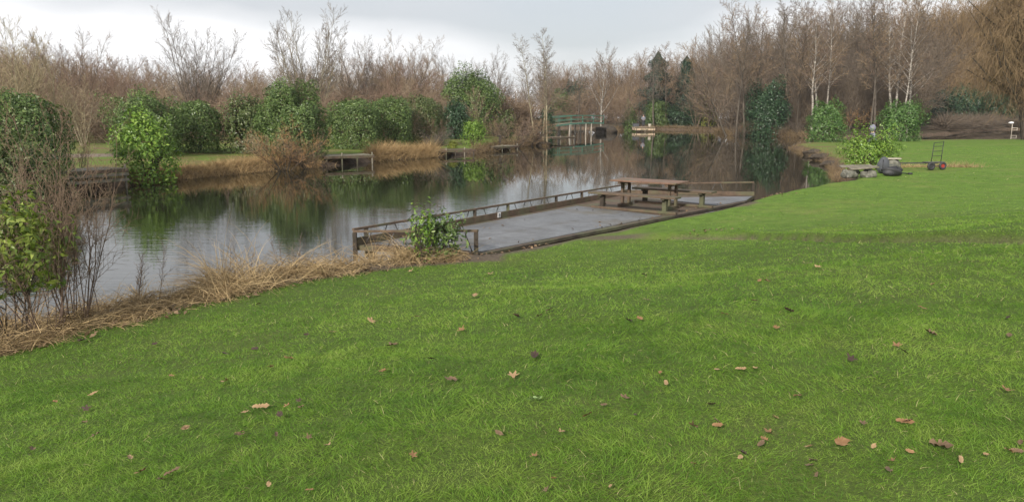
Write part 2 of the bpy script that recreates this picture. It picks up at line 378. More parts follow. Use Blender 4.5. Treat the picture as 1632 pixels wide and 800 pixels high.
# ------------------------------------------------------------------ tree growth
def grow(rr, out, p, d, Ln, r, lv, P):
    n = P['seg'][lv]; pts = [p.copy()]; rad = [r]; d = d.normalized(); ds = [d.copy()]
    endr = P.get('end', (.18, .3, .4, .5, .5))[lv]
    for i in range(n):
        w_ = P['wob'][lv]; d = (d + Vector((rr.gauss(0, w_), rr.gauss(0, w_), rr.gauss(0, w_) + P['trop'][lv]))).normalized()
        p = p + d * (Ln / n); pts.append(p.copy()); rad.append(r * (1 - (1 - endr) * (i + 1) / n)); ds.append(d.copy())
    out[lv].append((pts, rad))
    if lv + 1 >= P['levels']: return
    k = P['n'][lv]; t0 = P['t0'][lv]; ph = rr.uniform(0, 6.28)
    for j in range(k):
        t = t0 + (1 - t0) * (j + rr.random()) / k; f = t * n; i = min(int(f), n - 1); u = f - i
        q = pts[i].lerp(pts[i + 1], u); dd = ds[i + 1]
        ph += 2.4 + rr.uniform(-.5, .5); o = dd.orthogonal().normalized(); o.rotate(Matrix.Rotation(ph, 3, dd))
        an = R(P['ang'][lv] + rr.uniform(-12, 12)); nd = dd * math.cos(an) + o * math.sin(an)
        sh = P.get('shape', lambda t, lv: 1 - .55 * t)(t, lv)
        rc = max(P['rmin'], min((rad[i] * .55), r * P['rr'][lv]))
        grow(rr, out, q, nd, Ln * P['lr'][lv] * sh * rr.uniform(.7, 1.2), rc, lv + 1, P)
def tubes(polys, n):
    """polylines -> verts, quads; grouped by length"""
    groups = {}
    for p in polys: groups.setdefault(len(p[0]), []).append(p)
    VV = []; FF = []; off = 0
    for m, g in groups.items():
        P = np.array([[tuple(q) for q in a[0]] for a in g]); Rr = np.array([a[1] for a in g])
        T = np.empty_like(P); T[:, 1:-1] = P[:, 2:] - P[:, :-2]; T[:, 0] = P[:, 1] - P[:, 0]; T[:, -1] = P[:, -1] - P[:, -2]
        T /= np.linalg.norm(T, axis=2, keepdims=True) + 1e-9
        ref = np.array([.13, .31, .05]); ref2 = np.where(np.abs(T[..., 2:3]) > .8, np.array([1., .2, 0]), np.array([.1, .05, 1.]))
        if n == 1:
            rs = np.random.RandomState(len(g)); ref2 = np.broadcast_to(rs.normal(size=(len(g), 1, 3)), T.shape)
            U = np.cross(T, ref2); U /= np.linalg.norm(U, axis=2, keepdims=True) + 1e-9; o_ = U * Rr[..., None] * 1.15
            ring = np.stack([P - o_, P + o_], 2); G = len(g); ids = np.arange(G * m * 2).reshape(G, m, 2) + off
            FF.append(np.stack([ids[:, :-1, 0], ids[:, :-1, 1], ids[:, 1:, 1], ids[:, 1:, 0]], -1).reshape(-1, 4)); VV.append(ring.reshape(-1, 3)); off += G * m * 2
            continue
        U = np.cross(T, ref2); U /= np.linalg.norm(U, axis=2, keepdims=True) + 1e-9; Vv = np.cross(T, U)
        a = np.arange(n) * 2 * math.pi / n
        ring = P[:, :, None] + (U[:, :, None] * np.cos(a)[None, None, :, None] + Vv[:, :, None] * np.sin(a)[None, None, :, None]) * Rr[:, :, None, None]
        G = len(g); ids = np.arange(G * m * n).reshape(G, m, n) + off; nx_ = np.roll(ids, -1, 2)
        FF.append(np.stack([ids[:, :-1], nx_[:, :-1], nx_[:, 1:], ids[:, 1:]], -1).reshape(-1, 4)); VV.append(ring.reshape(-1, 3)); off += G * m * n
    return np.concatenate(VV), np.concatenate(FF)
def make_tree(seed, H, P, stems=1, lean=.12, base_r=None, spread=0.0):
    rr = random.Random(seed); out = [[] for _ in range(6)]; br = base_r or H * .014
    for s in range(stems):
        a = (rr.uniform(0, 6.28) if lean != .40 else 2 * math.pi * s / stems * 1.6 + rr.uniform(-.3, .3)); k = 0 if stems == 1 else spread
        d = Vector((math.cos(a) * (lean if stems > 1 else lean * .4) * rr.uniform(.4, 1.5), math.sin(a) * (lean if stems > 1 else lean * .4) * rr.uniform(.4, 1.5), 1))
        grow(rr, out, Vector((math.cos(a) * k, math.sin(a) * k, -.15)), d, H * rr.uniform(.75, 1.0) if stems > 1 else H, br * rr.uniform(.7, 1.1), 0, P)
    tv = tubes(out[0] + out[1] if P.get('limbs', True) else out[0], P.get('sides', 6))
    rest = sum(out[2:], []) if P.get('limbs', True) else sum(out[1:], [])
    cv = tubes(rest, 1)
    return tv, cv
def PP(**k):
    b = dict(levels=4, seg=(9, 5, 4, 3, 2), wob=(.05, .12, .16, .2, .2), trop=(.02, .10, .08, .04, 0), n=(16, 8, 7, 0), t0=(.22, .2, .15, .1), ang=(42, 40, 38, 35), lr=(.42, .42, .45, .5), rr=(.4, .5, .5, .5), rmin=.008)
    b.update(k); return b
KINDS = {
 'wide': (lambda: PP(sides=4, seg=(6, 4, 2, 1), n=(12, 9, 8), t0=(.10, .1, .1), ang=(40, 32, 30), lr=(.52, .5, .5), trop=(.04, .09, .05, 0), wob=(.06, .09, .12, .15), rmin=.0085, shape=lambda t, lv: (1.1 - .65 * t)), 5, .38),
 'fan': (lambda: PP(seg=(10, 6, 3, 1), n=(15, 9, 7), t0=(.22, .15, .1), ang=(32, 28, 28), lr=(.33, .48, .5), wob=(.022, .05, .09, .14), trop=(.012, .05, .03, .0), rmin=.0085, rr=(.34, .4, .5, .5), end=(.10, .2, .4, .5), shape=lambda t, lv: (1.15 - .75 * t) if lv == 0 else 1 - .5 * t), 10, .40),
 'dome': (lambda: PP(seg=(10, 8, 5, 2), n=(19, 14, 9), t0=(.14, .18, .1), ang=(43, 32, 36), lr=(.62, .38, .36), wob=(.03, .045, .09, .14), trop=(.02, .075, .05, .02), rmin=.013, rr=(.42, .4, .4, .5), end=(.10, .2, .4, .5), shape=lambda t, lv: (1.05 - .70 * t) if lv == 0 else 1 - .5 * t), 1, .05),
 'upright': (lambda: PP(seg=(9, 6, 4, 2), n=(20, 10, 9), t0=(.22, .2, .1), ang=(30, 34, 36), lr=(.38, .46, .5), wob=(.03, .05, .08, .12), trop=(.02, .08, .04, .0), rmin=.010, rr=(.35, .4, .5, .5), end=(.08, .2, .4, .5)), 1, .05),
 'slender': (lambda: PP(seg=(12, 5, 3, 2), n=(34, 9, 7), t0=(.30, .2, .1), ang=(48, 42, 40), lr=(.24, .5, .5), wob=(.035, .06, .09, .12), trop=(.02, .04, .02, .0), rmin=.0105, rr=(.22, .4, .5, .5), end=(.10, .3, .4, .5, .5), shape=lambda t, lv: (1.15 - .8 * t) if lv == 0 else 1 - .4 * t), 1, .08),
 'shrub': (lambda: PP(levels=4, sides=4, seg=(6, 4, 2, 1), n=(9, 6, 5), t0=(.12, .1, .1), ang=(30, 34, 38), lr=(.45, .5, .5), trop=(-.01, .03, .02, 0), wob=(.08, .12, .15, .2), rmin=.0075), 14, .85),
 'brush': (lambda: PP(levels=4, seg=(7, 4, 3, 2), n=(12, 6, 5), t0=(.12, .1, .1), ang=(30, 34, 36), lr=(.42, .5, .5), trop=(.05, .10, .06, 0), wob=(.09, .14, .18, .2), rmin=.010, limbs=True), 6, .28),
 'spray': (lambda: PP(levels=3, seg=(8, 5, 3), n=(9, 6), t0=(.15, .1), ang=(24, 30), lr=(.5, .4), trop=(.0, .04, .02), wob=(.07, .1, .15), rmin=.004, limbs=False), 18, .5),
}
def weeping(seed, H):
    rr = random.Random(seed); out = [[] for _ in range(6)]
    P = PP(levels=2, seg=(8, 7), n=(26, 0), t0=(.2, .1), ang=(48, 40), lr=(.62, .5), trop=(.03, .10), wob=(.05, .12), rmin=.04, rr=(.42, .5))
    for a in (0, 2.2, 4.2):
        grow(rr, out, Vector((0, 0, -.2)), Vector((math.cos(a) * .25, math.sin(a) * .25, 1)), H * .85, H * .022, 0, P)
    lim = list(out[1]); tw = []
    for pts, rad in lim:
        for j in range(70):
            i = rr.randint(1, len(pts) - 2); q = pts[i].lerp(pts[i + 1], rr.random())
            d = Vector((rr.gauss(0, .55), rr.gauss(0, .55), rr.uniform(.0, .9))); Ln = rr.uniform(1.5, 4.2); ps = [q.copy()]; p = q.copy()
            for s in range(6):
                d = (d.normalized() + Vector((rr.gauss(0, .08), rr.gauss(0, .08), -.38))); p = p + d.normalized() * Ln / 6; ps.append(p.copy())
            tw.append((ps, [.011 - .0008 * s for s in range(7)]))
            for s in range(4):
                i2 = rr.randint(1, 5); q2 = ps[i2]; d2 = Vector((rr.gauss(0, .6), rr.gauss(0, .6), -.4)).normalized(); L2 = rr.uniform(.5, 1.5)
                tw.append(([q2, q2 + d2 * L2 * .5 + Vector((0, 0, -.05 * L2)), q2 + d2 * L2 * .8 + Vector((0, 0, -.4 * L2))], [.009, .008, .006]))
    return tubes(out[0] + out[1], 6), tubes(tw, 1)
PROTO = {}
def proto(kind, v, H):
    k = (kind, v, round(H))
    if k not in PROTO:
        if kind == 'weep': PROTO[k] = weeping(hash(v) % 99 + 3, H)
        else:
            f, st, ln = KINDS[kind]; PROTO[k] = make_tree(v * 17 + int(H), H, f(), st, ln, base_r=(H * (.0105 if kind == 'slender' else .0125) if st == 1 else H * .007), spread=.25 if kind in ('brush', 'shrub') else .12)
    if ('z', k) not in PROTO: PROTO[('z', k)] = float(np.percentile(PROTO[k][1][0][:, 2], 99.7))
    return PROTO[k]
def ztop(kind, v, H): proto(kind, v, H); return PROTO[('z', (kind, v, round(H)))]
MESH = {}
def tree(name, label, kind, v, H, loc, bark, twig, rz=0, sc_=1.0, cat='tree', group=None, tilt=(0, 0), rn=.5):
    key = (kind, v, round(H), bark, twig)
    if key not in MESH:
        (tv, tf), (cv, cf) = proto(kind, v, H); rg = np.random.RandomState(v)
        a = fastmesh('trunk', tv, tf, smooth=True, rnd=np.zeros(len(tv))); a.materials.append(M[bark])
        # one value per twig so neighbouring twigs differ
        rv = .5 + .5 * np.sin(cv[:, 0] * 1.9 + cv[:, 1] * 2.3 + cv[:, 2] * .8)
        b = fastmesh('crown', cv, cf, rnd=rv); b.materials.append(M[twig]); MESH[key] = (a, b)
    a, b = MESH[key]; e = empty(name, loc, rz, label, cat, group); e.scale = (sc_,) * 3; e.rotation_euler = (tilt[0], tilt[1], rz)
    link('trunk', a, None, e); link('crown', b, None, e); return e
def mass(name, items, m, label, cat, seed):
    """many stems as one mesh: items = (kind, variant, H, x, y, z, rz, scale, tint)"""
    VV = []; FF = []; RR = []; off = 0
    for kind, v, H, x, y, z, rz, s, ti in items:
        for (pv, pf) in proto(kind, v, H):
            c, s_ = math.cos(rz), math.sin(rz); q = pv * s; q = np.stack([q[:, 0] * c - q[:, 1] * s_ + x, q[:, 0] * s_ + q[:, 1] * c + y, q[:, 2] + z], -1)
            VV.append(q); FF.append(pf + off); RR.append(np.clip(ti + .2 * np.sin(pv[:, 2] * 2 + pv[:, 0] * 3), 0, 1)); off += len(q)
    o = link(name, fastmesh(name, np.concatenate(VV), np.concatenate(FF), np.concatenate(RR)), m); return tag(o, label, cat, kind='stuff')

# ------------------------------------------------------------------ leaves
def leaves(P, Nn, size, rg, asp=.45, droop=0.0):
    n = len(P); Nn = Nn / (np.linalg.norm(Nn, axis=1, keepdims=True) + 1e-9)
    A = rg.normal(size=(n, 3)); A[:, 2] -= droop; A -= (A * Nn).sum(1, keepdims=True) * Nn; A /= np.linalg.norm(A, axis=1, keepdims=True) + 1e-9
    B = np.cross(Nn, A); s = (size * rg.uniform(.6, 1.25, n))[:, None]
    b0 = P - A * s * .5; tip = P + A * s * .5 - Nn * s * .12; l = P + B * s * asp * .5 + Nn * s * .10; r = P - B * s * asp * .5 + Nn * s * .10
    V = np.stack([b0, l, tip, r], 1).reshape(-1, 3); Fc = np.arange(n * 4).reshape(n, 4)
    return V, Fc, np.repeat(rg.random(n), 4)
def bushcloud(rg, n, W, Dp, H, power=2.0, lump=.16, profile=None, lobes=7):
    th = rg.uniform(0, 2 * math.pi, n); cz = rg.uniform(-.4, 1, n) if profile is None else rg.uniform(0, 1, n)
    ph = rg.uniform(0, 6.28, (lobes, 4)); fr = rg.uniform(2.2, 6.5, (lobes, 3))
    if profile is None:
        sz = np.sqrt(1 - cz ** 2); d = np.stack([sz * np.cos(th), sz * np.sin(th), cz], -1)
        k = (np.abs(d) ** power).sum(1) ** (-1 / power)
        e = sum(np.sin(fr[i, 0] * d[:, 0] + ph[i, 0]) * np.sin(fr[i, 1] * d[:, 1] + ph[i, 1]) * np.sin(fr[i, 2] * d[:, 2] + ph[i, 2]) for i in range(lobes))
        e2 = sum(np.sin(fr[i, 0] * 3.1 * d[:, 0] + ph[i, 1] + fr[i, 2] * 2.5 * d[:, 2]) * np.sin(fr[i, 1] * 3.3 * d[:, 1] + ph[i, 2]) for i in range(lobes))
        rad = k * (1 + lump * e + lump * .45 * e2) * (1 - .42 * rg.random(n) ** 1.9)
        p = d * rad[:, None]; low = cz < 0; hx = np.where(low, rad * np.cos(th) * (1 + .25 * cz), p[:, 0]); hy = np.where(low, rad * np.sin(th) * (1 + .25 * cz), p[:, 1])
        P = np.stack([hx * W / 2, hy * Dp / 2, np.where(low, .40 * (1 + cz / .4), .40 + .60 * p[:, 2]) * H], -1)
        N = d * np.array([1 / W, 1 / Dp, .8 / H]); N /= np.linalg.norm(N, axis=1, keepdims=True)
    else:
        h = cz; r = profile(h) * (1 + lump * np.sin(th * 3 + h * 9 + ph[0, 0]) + lump * np.sin(th * 5 - h * 26 + ph[1, 0])) * (1 - .5 * rg.random(n) ** 1.6)
        P = np.stack([np.cos(th) * r * W / 2, np.sin(th) * r * Dp / 2, h * H], -1); N = np.stack([np.cos(th), np.sin(th), np.full(n, .4)], -1)
    N = N + rg.normal(0, .55, N.shape) + np.array([0, 0, .25]); return P, N
BS = [100]
def bush(name, label, px0, px1, ytop, ybase, m, D=None, leaf=.15, power=2.2, lump=.18, cov=6.0, depth=None, cat='bush', group=None, profile=None, asp=.45, droop=.2, stems=True, g=None, sr=1.0, sb=0.0):
    BS[0] += 1; rg = np.random.RandomState(BS[0])
    if D is None: g = ground((px0 + px1) / 2, ybase); D = g.y
    W = (px1 - px0) / F * D; dp = depth or W * .85; D2 = D + dp * .35; x = xat((px0 + px1) / 2, D2); z0 = g.z if g is not None else gz(x, D2)
    H = zat(ytop, D2) - z0; n = int(min(32000, cov * W * H / (leaf * leaf * asp * .55)))
    P, N = bushcloud(rg, n, W, dp, H, power, lump, profile)
    P[:, 2] = np.maximum(P[:, 2], .03)
    V, Fc, rv = leaves(P, N, leaf, rg, asp, droop)
    e = empty(name, (x, D2, z0), 0, label, cat, group)
    link('foliage', fastmesh('foliage', V, Fc, rv), M[m], e)
    if stems:
        rr = random.Random(BS[0]); o = [[] for _ in range(5)]
        for s in range(7):
            a = rr.uniform(0, 6.28); grow(rr, o, Vector((math.cos(a) * .1, math.sin(a) * .1, -.1 + sb)), Vector((math.cos(a) * W * .28, math.sin(a) * dp * .28, H * .8 - sb)), H * .8 - sb, (.03 + H * .006) * sr, 0, PP(levels=2, seg=(5, 3), n=(6, 0), lr=(.4, .4), wob=(.08, .1), trop=(0, .05)))
        tv, tf = tubes(o[0] + o[1], 5); link('stems', fastmesh('stems', tv, tf, np.zeros(len(tv)), True), M['bark_dark'], e)
    return e

# ------------------------------------------------------------------ ribbons: reeds and grass blades
def ribbons(P, dirs, Ln, wd, rg, seg=4, bend=.6, rvals=None):
    """flat curved blades: root P (n,3), initial direction, length, width"""
    n = len(P); d = dirs / np.linalg.norm(dirs, axis=1, keepdims=True); side = np.cross(d, rg.normal(size=(n, 3))); side /= np.linalg.norm(side, axis=1, keepdims=True) + 1e-9
    hz = d.copy(); hz[:, 2] = 0; hz /= np.linalg.norm(hz, axis=1, keepdims=True) + 1e-6; bd = (bend * rg.uniform(.3, 1.4, n))[:, None]
    p = P.copy(); rows = []; Ln = np.broadcast_to(Ln, (n,))[:, None]; wd = np.broadcast_to(wd, (n,))[:, None]
    for i in range(seg + 1):
        w_ = wd * (1 - .85 * i / seg); rows += [p - side * w_ / 2, p + side * w_ / 2]
        d = d + (hz * .6 - np.array([0, 0, 1.0])) * bd / seg; d /= np.linalg.norm(d, axis=1, keepdims=True); p = p + d * Ln / seg
    V = np.stack(rows, 1).reshape(-1, 3); k = 2 * (seg + 1); base = np.arange(n)[:, None] * k
    q = np.array([[2 * i, 2 * i + 1, 2 * i + 3, 2 * i + 2] for i in range(seg)]).ravel(); Fc = (base + q).reshape(-1, 4)
    rv = rg.random(n) if rvals is None else rvals; return V, Fc, np.repeat(rv, k)
def merge(parts):
    off = 0; V = []; Fs = []; Rv = []
    for v, f, r in parts: V.append(v); Fs.append(f + off); Rv.append(r); off += len(v)
    return np.concatenate(V), np.concatenate(Fs), np.concatenate(Rv)
# ================================================================== far woodland
rng = random.Random(11)
def interp(x, t): return float(np.interp(x, [a for a, b in t], [b for a, b in t]))
SKYL = [(-80, 60), (0, 62), (60, 75), (110, 78), (180, 92), (230, 100), (300, 105), (380, 108), (430, 100), (470, 104), (540, 104), (600, 96), (650, 90), (690, 110), (720, 112), (800, 120), (860, 116), (900, 108), (960, 100), (1000, 98), (1060, 100), (1100, 92), (1130, 66), (1180, 34), (1300, 14), (1400, 8), (1500, 6), (1632, 0), (1740, 0)]
def thicket(name, x0, x1, rows, m, label, kinds, step, seed, cat='woodland', wob=14):
    rr = random.Random(seed); items = []
    for D, drop in rows:
        px = x0
        while px < x1:
            d = D + rr.uniform(-4, 4); x = xat(px, d); y = interp(px, SKYL) + drop + rr.uniform(-wob, wob)
            z = gz(x, d)
            if sdist(x, d)[0] > 1.0:
                H = max(2.0, zat(y, d) - z); kind, v, PH = rr.choice(kinds)
                items.append((kind, v, PH, x, d, z, rr.uniform(0, 6.28), H / ztop(kind, v, PH), rr.random()))
            px += step * (70 / D) * rr.uniform(.6, 1.4)
    mass(name, items, m, label, cat, seed)
br = [('wide', v, 8) for v in (1, 2, 3, 4)]; up = [('upright', v, 12) for v in (1, 2)]; dm = [('dome', v, 12) for v in (4,)]
thicket('woodland', -60, 696, [(62, 66), (68, 46), (76, 22), (86, 10), (94, 2)], M['twig_red'], 'red brown leafless thicket filling the left skyline behind the laurel hedges', br, 34, 1)
thicket('woodland', -60, 860, [(104, 2), (120, -2)], M['twig_grey'], 'grey leafless tree tops rising thinly behind the red brown thicket', up + dm, 60, 2)
thicket('woodland', 700, 900, [(92, 62), (104, 34), (120, 10)], M['twig_brown'], 'brown leafless undergrowth between the round evergreen and the footbridge', br, 36, 3)
thicket('woodland', 870, 1150, [(166, 75), (172, 46), (182, 20), (196, 0)], M['twig_brown'], 'brown leafless wood behind the footbridge and conifers', br, 34, 4)
thicket('woodland', 1110, 1455, [(110, 118), (115, 90), (122, 60), (131, 32), (140, 12)], M['twig_dark'], 'dark brown leafless wood behind the slender birch trunks', br, 42, 5)
thicket('woodland', 1120, 1420, [(146, 2), (154, -16)], M['twig_grey'], 'grey leafless tree tops above the dark wood on the right', up + dm, 44, 6)
thicket('woodland', 1430, 1780, [(166, 112), (172, 78), (180, 42), (188, 12), (196, -10)], M['willow'], 'brown leafless wood beyond the far pond at the right', br, 52, 7)
def scrub(name, label, runs, m, n, seed, tw=.02, L_=1.0):
    """a tangle of short twigs filling a band: runs = (x0, y0, x1, y1, height, depth)"""
    rg = np.random.RandomState(seed); PS = []; tot = sum(math.hypot(r[2] - r[0], r[3] - r[1]) for r in runs)
    for x0, y0, x1, y1, h, dp in runs:
        k = int(n * math.hypot(x1 - x0, y1 - y0) / tot); t = rg.random(k); x = x0 + (x1 - x0) * t; y = y0 + (y1 - y0) * t + dp * rg.random(k); top = h * (.55 + .6 * vnoise(x * .35, y * .3)) ; PS.append(np.stack([x, y, np.maximum(0, height(x, y)) + top * rg.random(k) ** .8 - .2], -1))
    P = np.concatenate(PS); k = len(P); P = P[sdist(P[:, 0], P[:, 1]) > .3]; k = len(P); dirs = np.stack([rg.normal(0, .6, k), rg.normal(0, .6, k), rg.uniform(.1, 1.2, k)], -1)
    tag(link(name, fastmesh(name, *ribbons(P, dirs, rg.uniform(.5, 1.4, k) * L_, tw * rg.uniform(.5, 1.3, k), rg, 2, .5)), m), label, 'undergrowth', kind='stuff')
X_ = xat
scrub('undergrowth', 'dense brown scrub at the foot of the left thicket', [(X_(-60, 58), 58, X_(250, 60), 60, 3.6, 4), (X_(250, 60), 60, X_(720, 78), 80, 4.2, 5)], M['twig_red'], 26000, 31, .028, 1.1)
scrub('undergrowth', 'brown scrub on the bank left of the footbridge', [(X_(780, 84), 84, X_(880, 92), 92, 4.2, 6), (X_(860, 165), 165, X_(1130, 160), 158, 7, 8)], M['twig_brown'], 16000, 32, .05, 1.8)
scrub('undergrowth', 'dark scrub under the tall trees on the right bank', [(X_(1120, 112), 112, X_(1350, 118), 118, 5.0, 8), (X_(1340, 122), 122, X_(1470, 135), 138, 7.5, 9), (X_(1460, 160), 168, X_(1780, 168), 176, 9, 8), (62.5, 114.5, 88.5, 144, 1.5, 3), (88, 144, 140, 161, 1.6, 3)], M['twig_dark'], 46000, 33, .06, 2.0)
# ------------------------------------------------------------------ single leafless trees
def bare(px, D, ytop, kind, v, bark, twig, label, name='bare_tree', lean=0, rz=None, cat='tree', group=None, PH=12):
    x = xat(px, D); z = gz(x, D); z = max(z, 0); H = zat(ytop, D) - z
    return tree(name, label, kind, v, PH, (x, D, z), bark, twig, rz if rz is not None else px * .7, H / ztop(kind, v, PH), cat, group, tilt=(0, lean))
bare(313, 72, 20, 'fan', 1, 'bark_grey', 'twig_grey', 'tall leafless dome-crowned tree rising above the left thicket')
bare(498, 71, 2, 'fan', 8, 'bark_pale', 'twig_grey', 'tallest leafless tree left of centre, fan-shaped with a pale trunk')
bare(26, 53, 24, 'fan', 3, 'bark_pale', 'twig_pale', 'pale leafless tree with spreading white limbs at the left edge', PH=12)
bare(88, 54, 84, 'upright', 5, 'bark_pale', 'twig_pale', 'smaller pale leafless tree beside the left-edge tree')
bare(118, 80, 46, 'fan', 4, 'bark_grey', 'twig_brown', 'purplish leafless tree top behind the pale tree on the left')
bare(130, 54, 122, 'brush', 5, 'bark_pale', 'twig_pale', 'pale multi-stemmed leafless sapling clump left of the bright green bush', PH=8)
bare(578, 82, 62, 'fan', 4, 'bark_grey', 'twig_grey', 'thin leafless tree above the left end of the clipped hedge')
bare(637, 82, 54, 'fan', 5, 'bark_grey', 'twig_brown', 'leafless tree with a pointed top above the middle of the clipped hedge')
bare(745, 112, 76, 'fan', 6, 'bark_grey', 'twig_grey', 'grey leafless tree behind the big round evergreen')
bare(700, 110, 88, 'upright', 6, 'bark_grey', 'twig_grey', 'grey leafless tree left of the big round evergreen top')
bare(790, 116, 86, 'dome', 4, 'bark_grey', 'twig_grey', 'spreading grey leafless tree right of the big round evergreen')
bare(766, 71, 136, 'dome', 4, 'bark_grey', 'twig_red', 'small purple-twigged tree standing in front of the big round evergreen')
bare(853, 80, 52, 'slender', 1, 'bark_pale', 'twig_grey', 'slender leaning alder, leftmost of the three on the bank left of the bridge', 'alder_tree', lean=-.14)
bare(866, 80, 76, 'slender', 2, 'bark_pale', 'twig_grey', 'slender alder between its two neighbours left of the bridge', 'alder_tree', lean=-.04)
bare(872, 79, 42, 'slender', 3, 'bark_pale', 'twig_grey', 'tallest upright alder just left of the footbridge', 'alder_tree', lean=.0)
bare(958, 132, 68, 'dome', 5, 'birch', 'twig_dark', 'leaning birch with a pale trunk and wide brown crown right of the bridge', 'birch_tree', lean=.1)
bare(1000, 142, 104, 'upright', 7, 'bark_grey', 'twig_brown', 'leafless tree between the birch and the dark conifers')
bare(985, 136, 150, 'wide', 4, 'bark_grey', 'twig_red', 'dense reddish shrub hanging over the water right of the bridge', 'bare_shrub', cat='shrub', PH=8)
bare(1042, 146, 72, 'slender', 4, 'bark_grey', 'twig_grey', 'thin leafless tree in front of the left conifer')
bare(1060, 148, 66, 'slender', 5, 'bark_grey', 'twig_brown', 'thin leafless tree between the two conifers')
bare(1158, 103, 46, 'dome', 1, 'bark_grey', 'twig_brown', 'leafless tree leaning strongly left over the water, its trunk bent', lean=-.42)
for px, D, yt, k_, v, lb in [(922, 158, 96, 'upright', 5, 'leafless tree behind the middle of the footbridge'), (1018, 158, 76, 'upright', 6, 'leafless tree just left of the left conifer'), (1078, 160, 84, 'upright', 8, 'leafless tree between and behind the two conifers'), (1112, 158, 66, 'fan', 5, 'many-stemmed leafless tree right of the right conifer')]:
    bare(px, D, yt, k_, v, 'bark_grey', 'twig_brown', lb)
R_ = [(1172, 26, 'slender', 2, 'bark_grey', -.03, 'dark slender alder, leftmost of the tall row at the far right bank'),
      (1187, -14, 'slender', 3, 'bark_grey', 0, 'very tall dark alder with a straight trunk above the orange reeds'),
      (1205, 10, 'slender', 1, 'bark_grey', .03, 'tall alder just right of the straight dark alder'),
      (1258, -6, 'slender', 4, 'bark_grey', .0, 'tall alder behind the dark green round shrub'),
      (1272, 16, 'slender', 5, 'bark_dark', .02, 'dark alder right of the round dark shrub'),
      (1296, 0, 'slender', 2, 'birch', .05, 'white-trunked birch, leftmost of the pale stems behind the right bushes'),
      (1308, -20, 'slender', 3, 'birch', .07, 'tall bending birch above the green bush on the spit'),
      (1322, -12, 'slender', 6, 'birch', .09, 'birch with a curved white trunk right of the spit bush'),
      (1386, -18, 'slender', 1, 'bark_grey', -.04, 'grey twin-stemmed tree left of the round green bush'),
      (1394, -22, 'slender', 5, 'bark_grey', .01, 'grey straight tree close beside the twin-stemmed one'),
      (1418, -14, 'slender', 2, 'birch', -.02, 'white birch straight above the round green bush'),
      (1430, -20, 'slender', 4, 'birch', .04, 'second white birch above the round green bush'),
      (1442, -10, 'slender', 6, 'birch', .09, 'birch leaning right above the round green bush'),
      (1454, -6, 'slender', 3, 'birch', .13, 'rightmost birch, leaning most toward the willow')]
for i, (px, yt, k, v, b_, ln, lb) in enumerate(R_):
    bare(px - ln * 60, (100 if px > 1290 else 103) + (i % 4) * 1.3, yt, k, v, b_, 'twig_brown' if i % 3 else 'twig_dark', lb, 'birch_tree' if b_ == 'birch' else 'alder_tree', lean=ln)
# weeping willows on the right
def willow(px, D, H, v, label):
    x = xat(px, D); return tree('weeping_willow', label, 'weep', v, H, (x, D, max(0, gz(x, D))), 'bark_dark', 'willow', px * .3)
willow(1637, 77, 17, 1, 'large golden weeping willow with a dark trunk at the right edge of the lawn')
willow(1545, 182, 26, 2, 'golden brown weeping willow beyond the far pond left of the edge willow')
willow(1496, 184, 26, 3, 'smaller brown weeping willow next to the birches')
willow(1605, 180, 27, 4, 'tall brown weeping willow behind the white-topped post')

# ------------------------------------------------------------------ evergreen shrubs and hedges
bush('laurel_hedge', 'tall dark laurel hedge at the left edge across the water', -70, 95, 150, 300, 'laurel', D=28, leaf=.135, power=3.6, lump=.08)
bush('laurel_bush', 'olive laurel bush in front of the tall left hedge', -60, 72, 222, 318, 'laurel_olive', D=25.3, leaf=.13)
bush('laurel_bush', 'dark laurel bush behind the bright green bush', 176, 290, 154, 245, 'laurel', D=43, leaf=.135, lump=.2)
bush('laurel_bush', 'bright green laurel bush overhanging the water on the left bank', 182, 274, 182, 292, 'laurel_bright', D=33, leaf=.16, lump=.14, cov=4)
bush('laurel_bush', 'round clipped laurel right of the bright green bush', 274, 350, 162, 242, 'laurel', D=46, leaf=.135, power=2.8, lump=.06)
bush('laurel_bush', 'olive laurel bush between the round laurel and the pointed one', 360, 425, 156, 240, 'laurel_olive', D=47, leaf=.16)
bush('laurel_bush', 'large pointed laurel bush behind the bare brown shrub', 410, 520, 134, 250, 'laurel', D=44, leaf=.135, lump=.10)
bush('laurel_hedge', 'clipped laurel hedge section, nearest and leftmost of three', 524, 606, 161, 234, 'laurel', D=54, leaf=.135, power=3.6, lump=.07)
bush('laurel_hedge', 'middle section of the clipped laurel hedge', 592, 656, 157, 228, 'laurel', D=57, leaf=.135, power=3.6, lump=.07)
bush('laurel_hedge', 'right end section of the clipped laurel hedge with bare twigs', 644, 706, 159, 224, 'laurel_olive', D=60, leaf=.135, power=3.4, lump=.08)
bush('evergreen_tree', 'big round evergreen tree standing above the bank at the end of the hedge', 702, 797, 117, 218, 'laurel', D=82, leaf=.22, lump=.10, cat='tree')
bush('laurel_bush', 'dark bush below the left side of the big round evergreen', 702, 754, 164, 219, 'laurel_dark', D=73, leaf=.2)
bush('small_bush', 'small yellow-green bush beside the middle jetty', 737, 773, 190, 233, 'laurel_bright', D=62, leaf=.13, cov=3.5)
bush('small_bush', 'tiny yellow-green shrub on the grass left of the small bush', 715, 728, 226, 237, 'yellow_leaf', D=58, leaf=.1, stems=False)
bush('evergreen_shrub', 'low green shrub behind the brown thicket left of the bridge', 795, 822, 178, 226, 'laurel_olive', D=78, leaf=.2, cov=3)
bush('evergreen_shrub', 'dark green shrub behind the alders', 856, 884, 176, 222, 'laurel_dark', D=92, leaf=.22)
bush('evergreen_tree', 'mid green evergreen behind the left end of the bridge', 878, 908, 148, 208, 'laurel', D=168, leaf=.3, cat='tree', lump=.2)
bush('evergreen_tree', 'dark evergreen behind the middle of the bridge', 890, 935, 138, 208, 'conifer', D=176, leaf=.35, cat='tree', lump=.2)
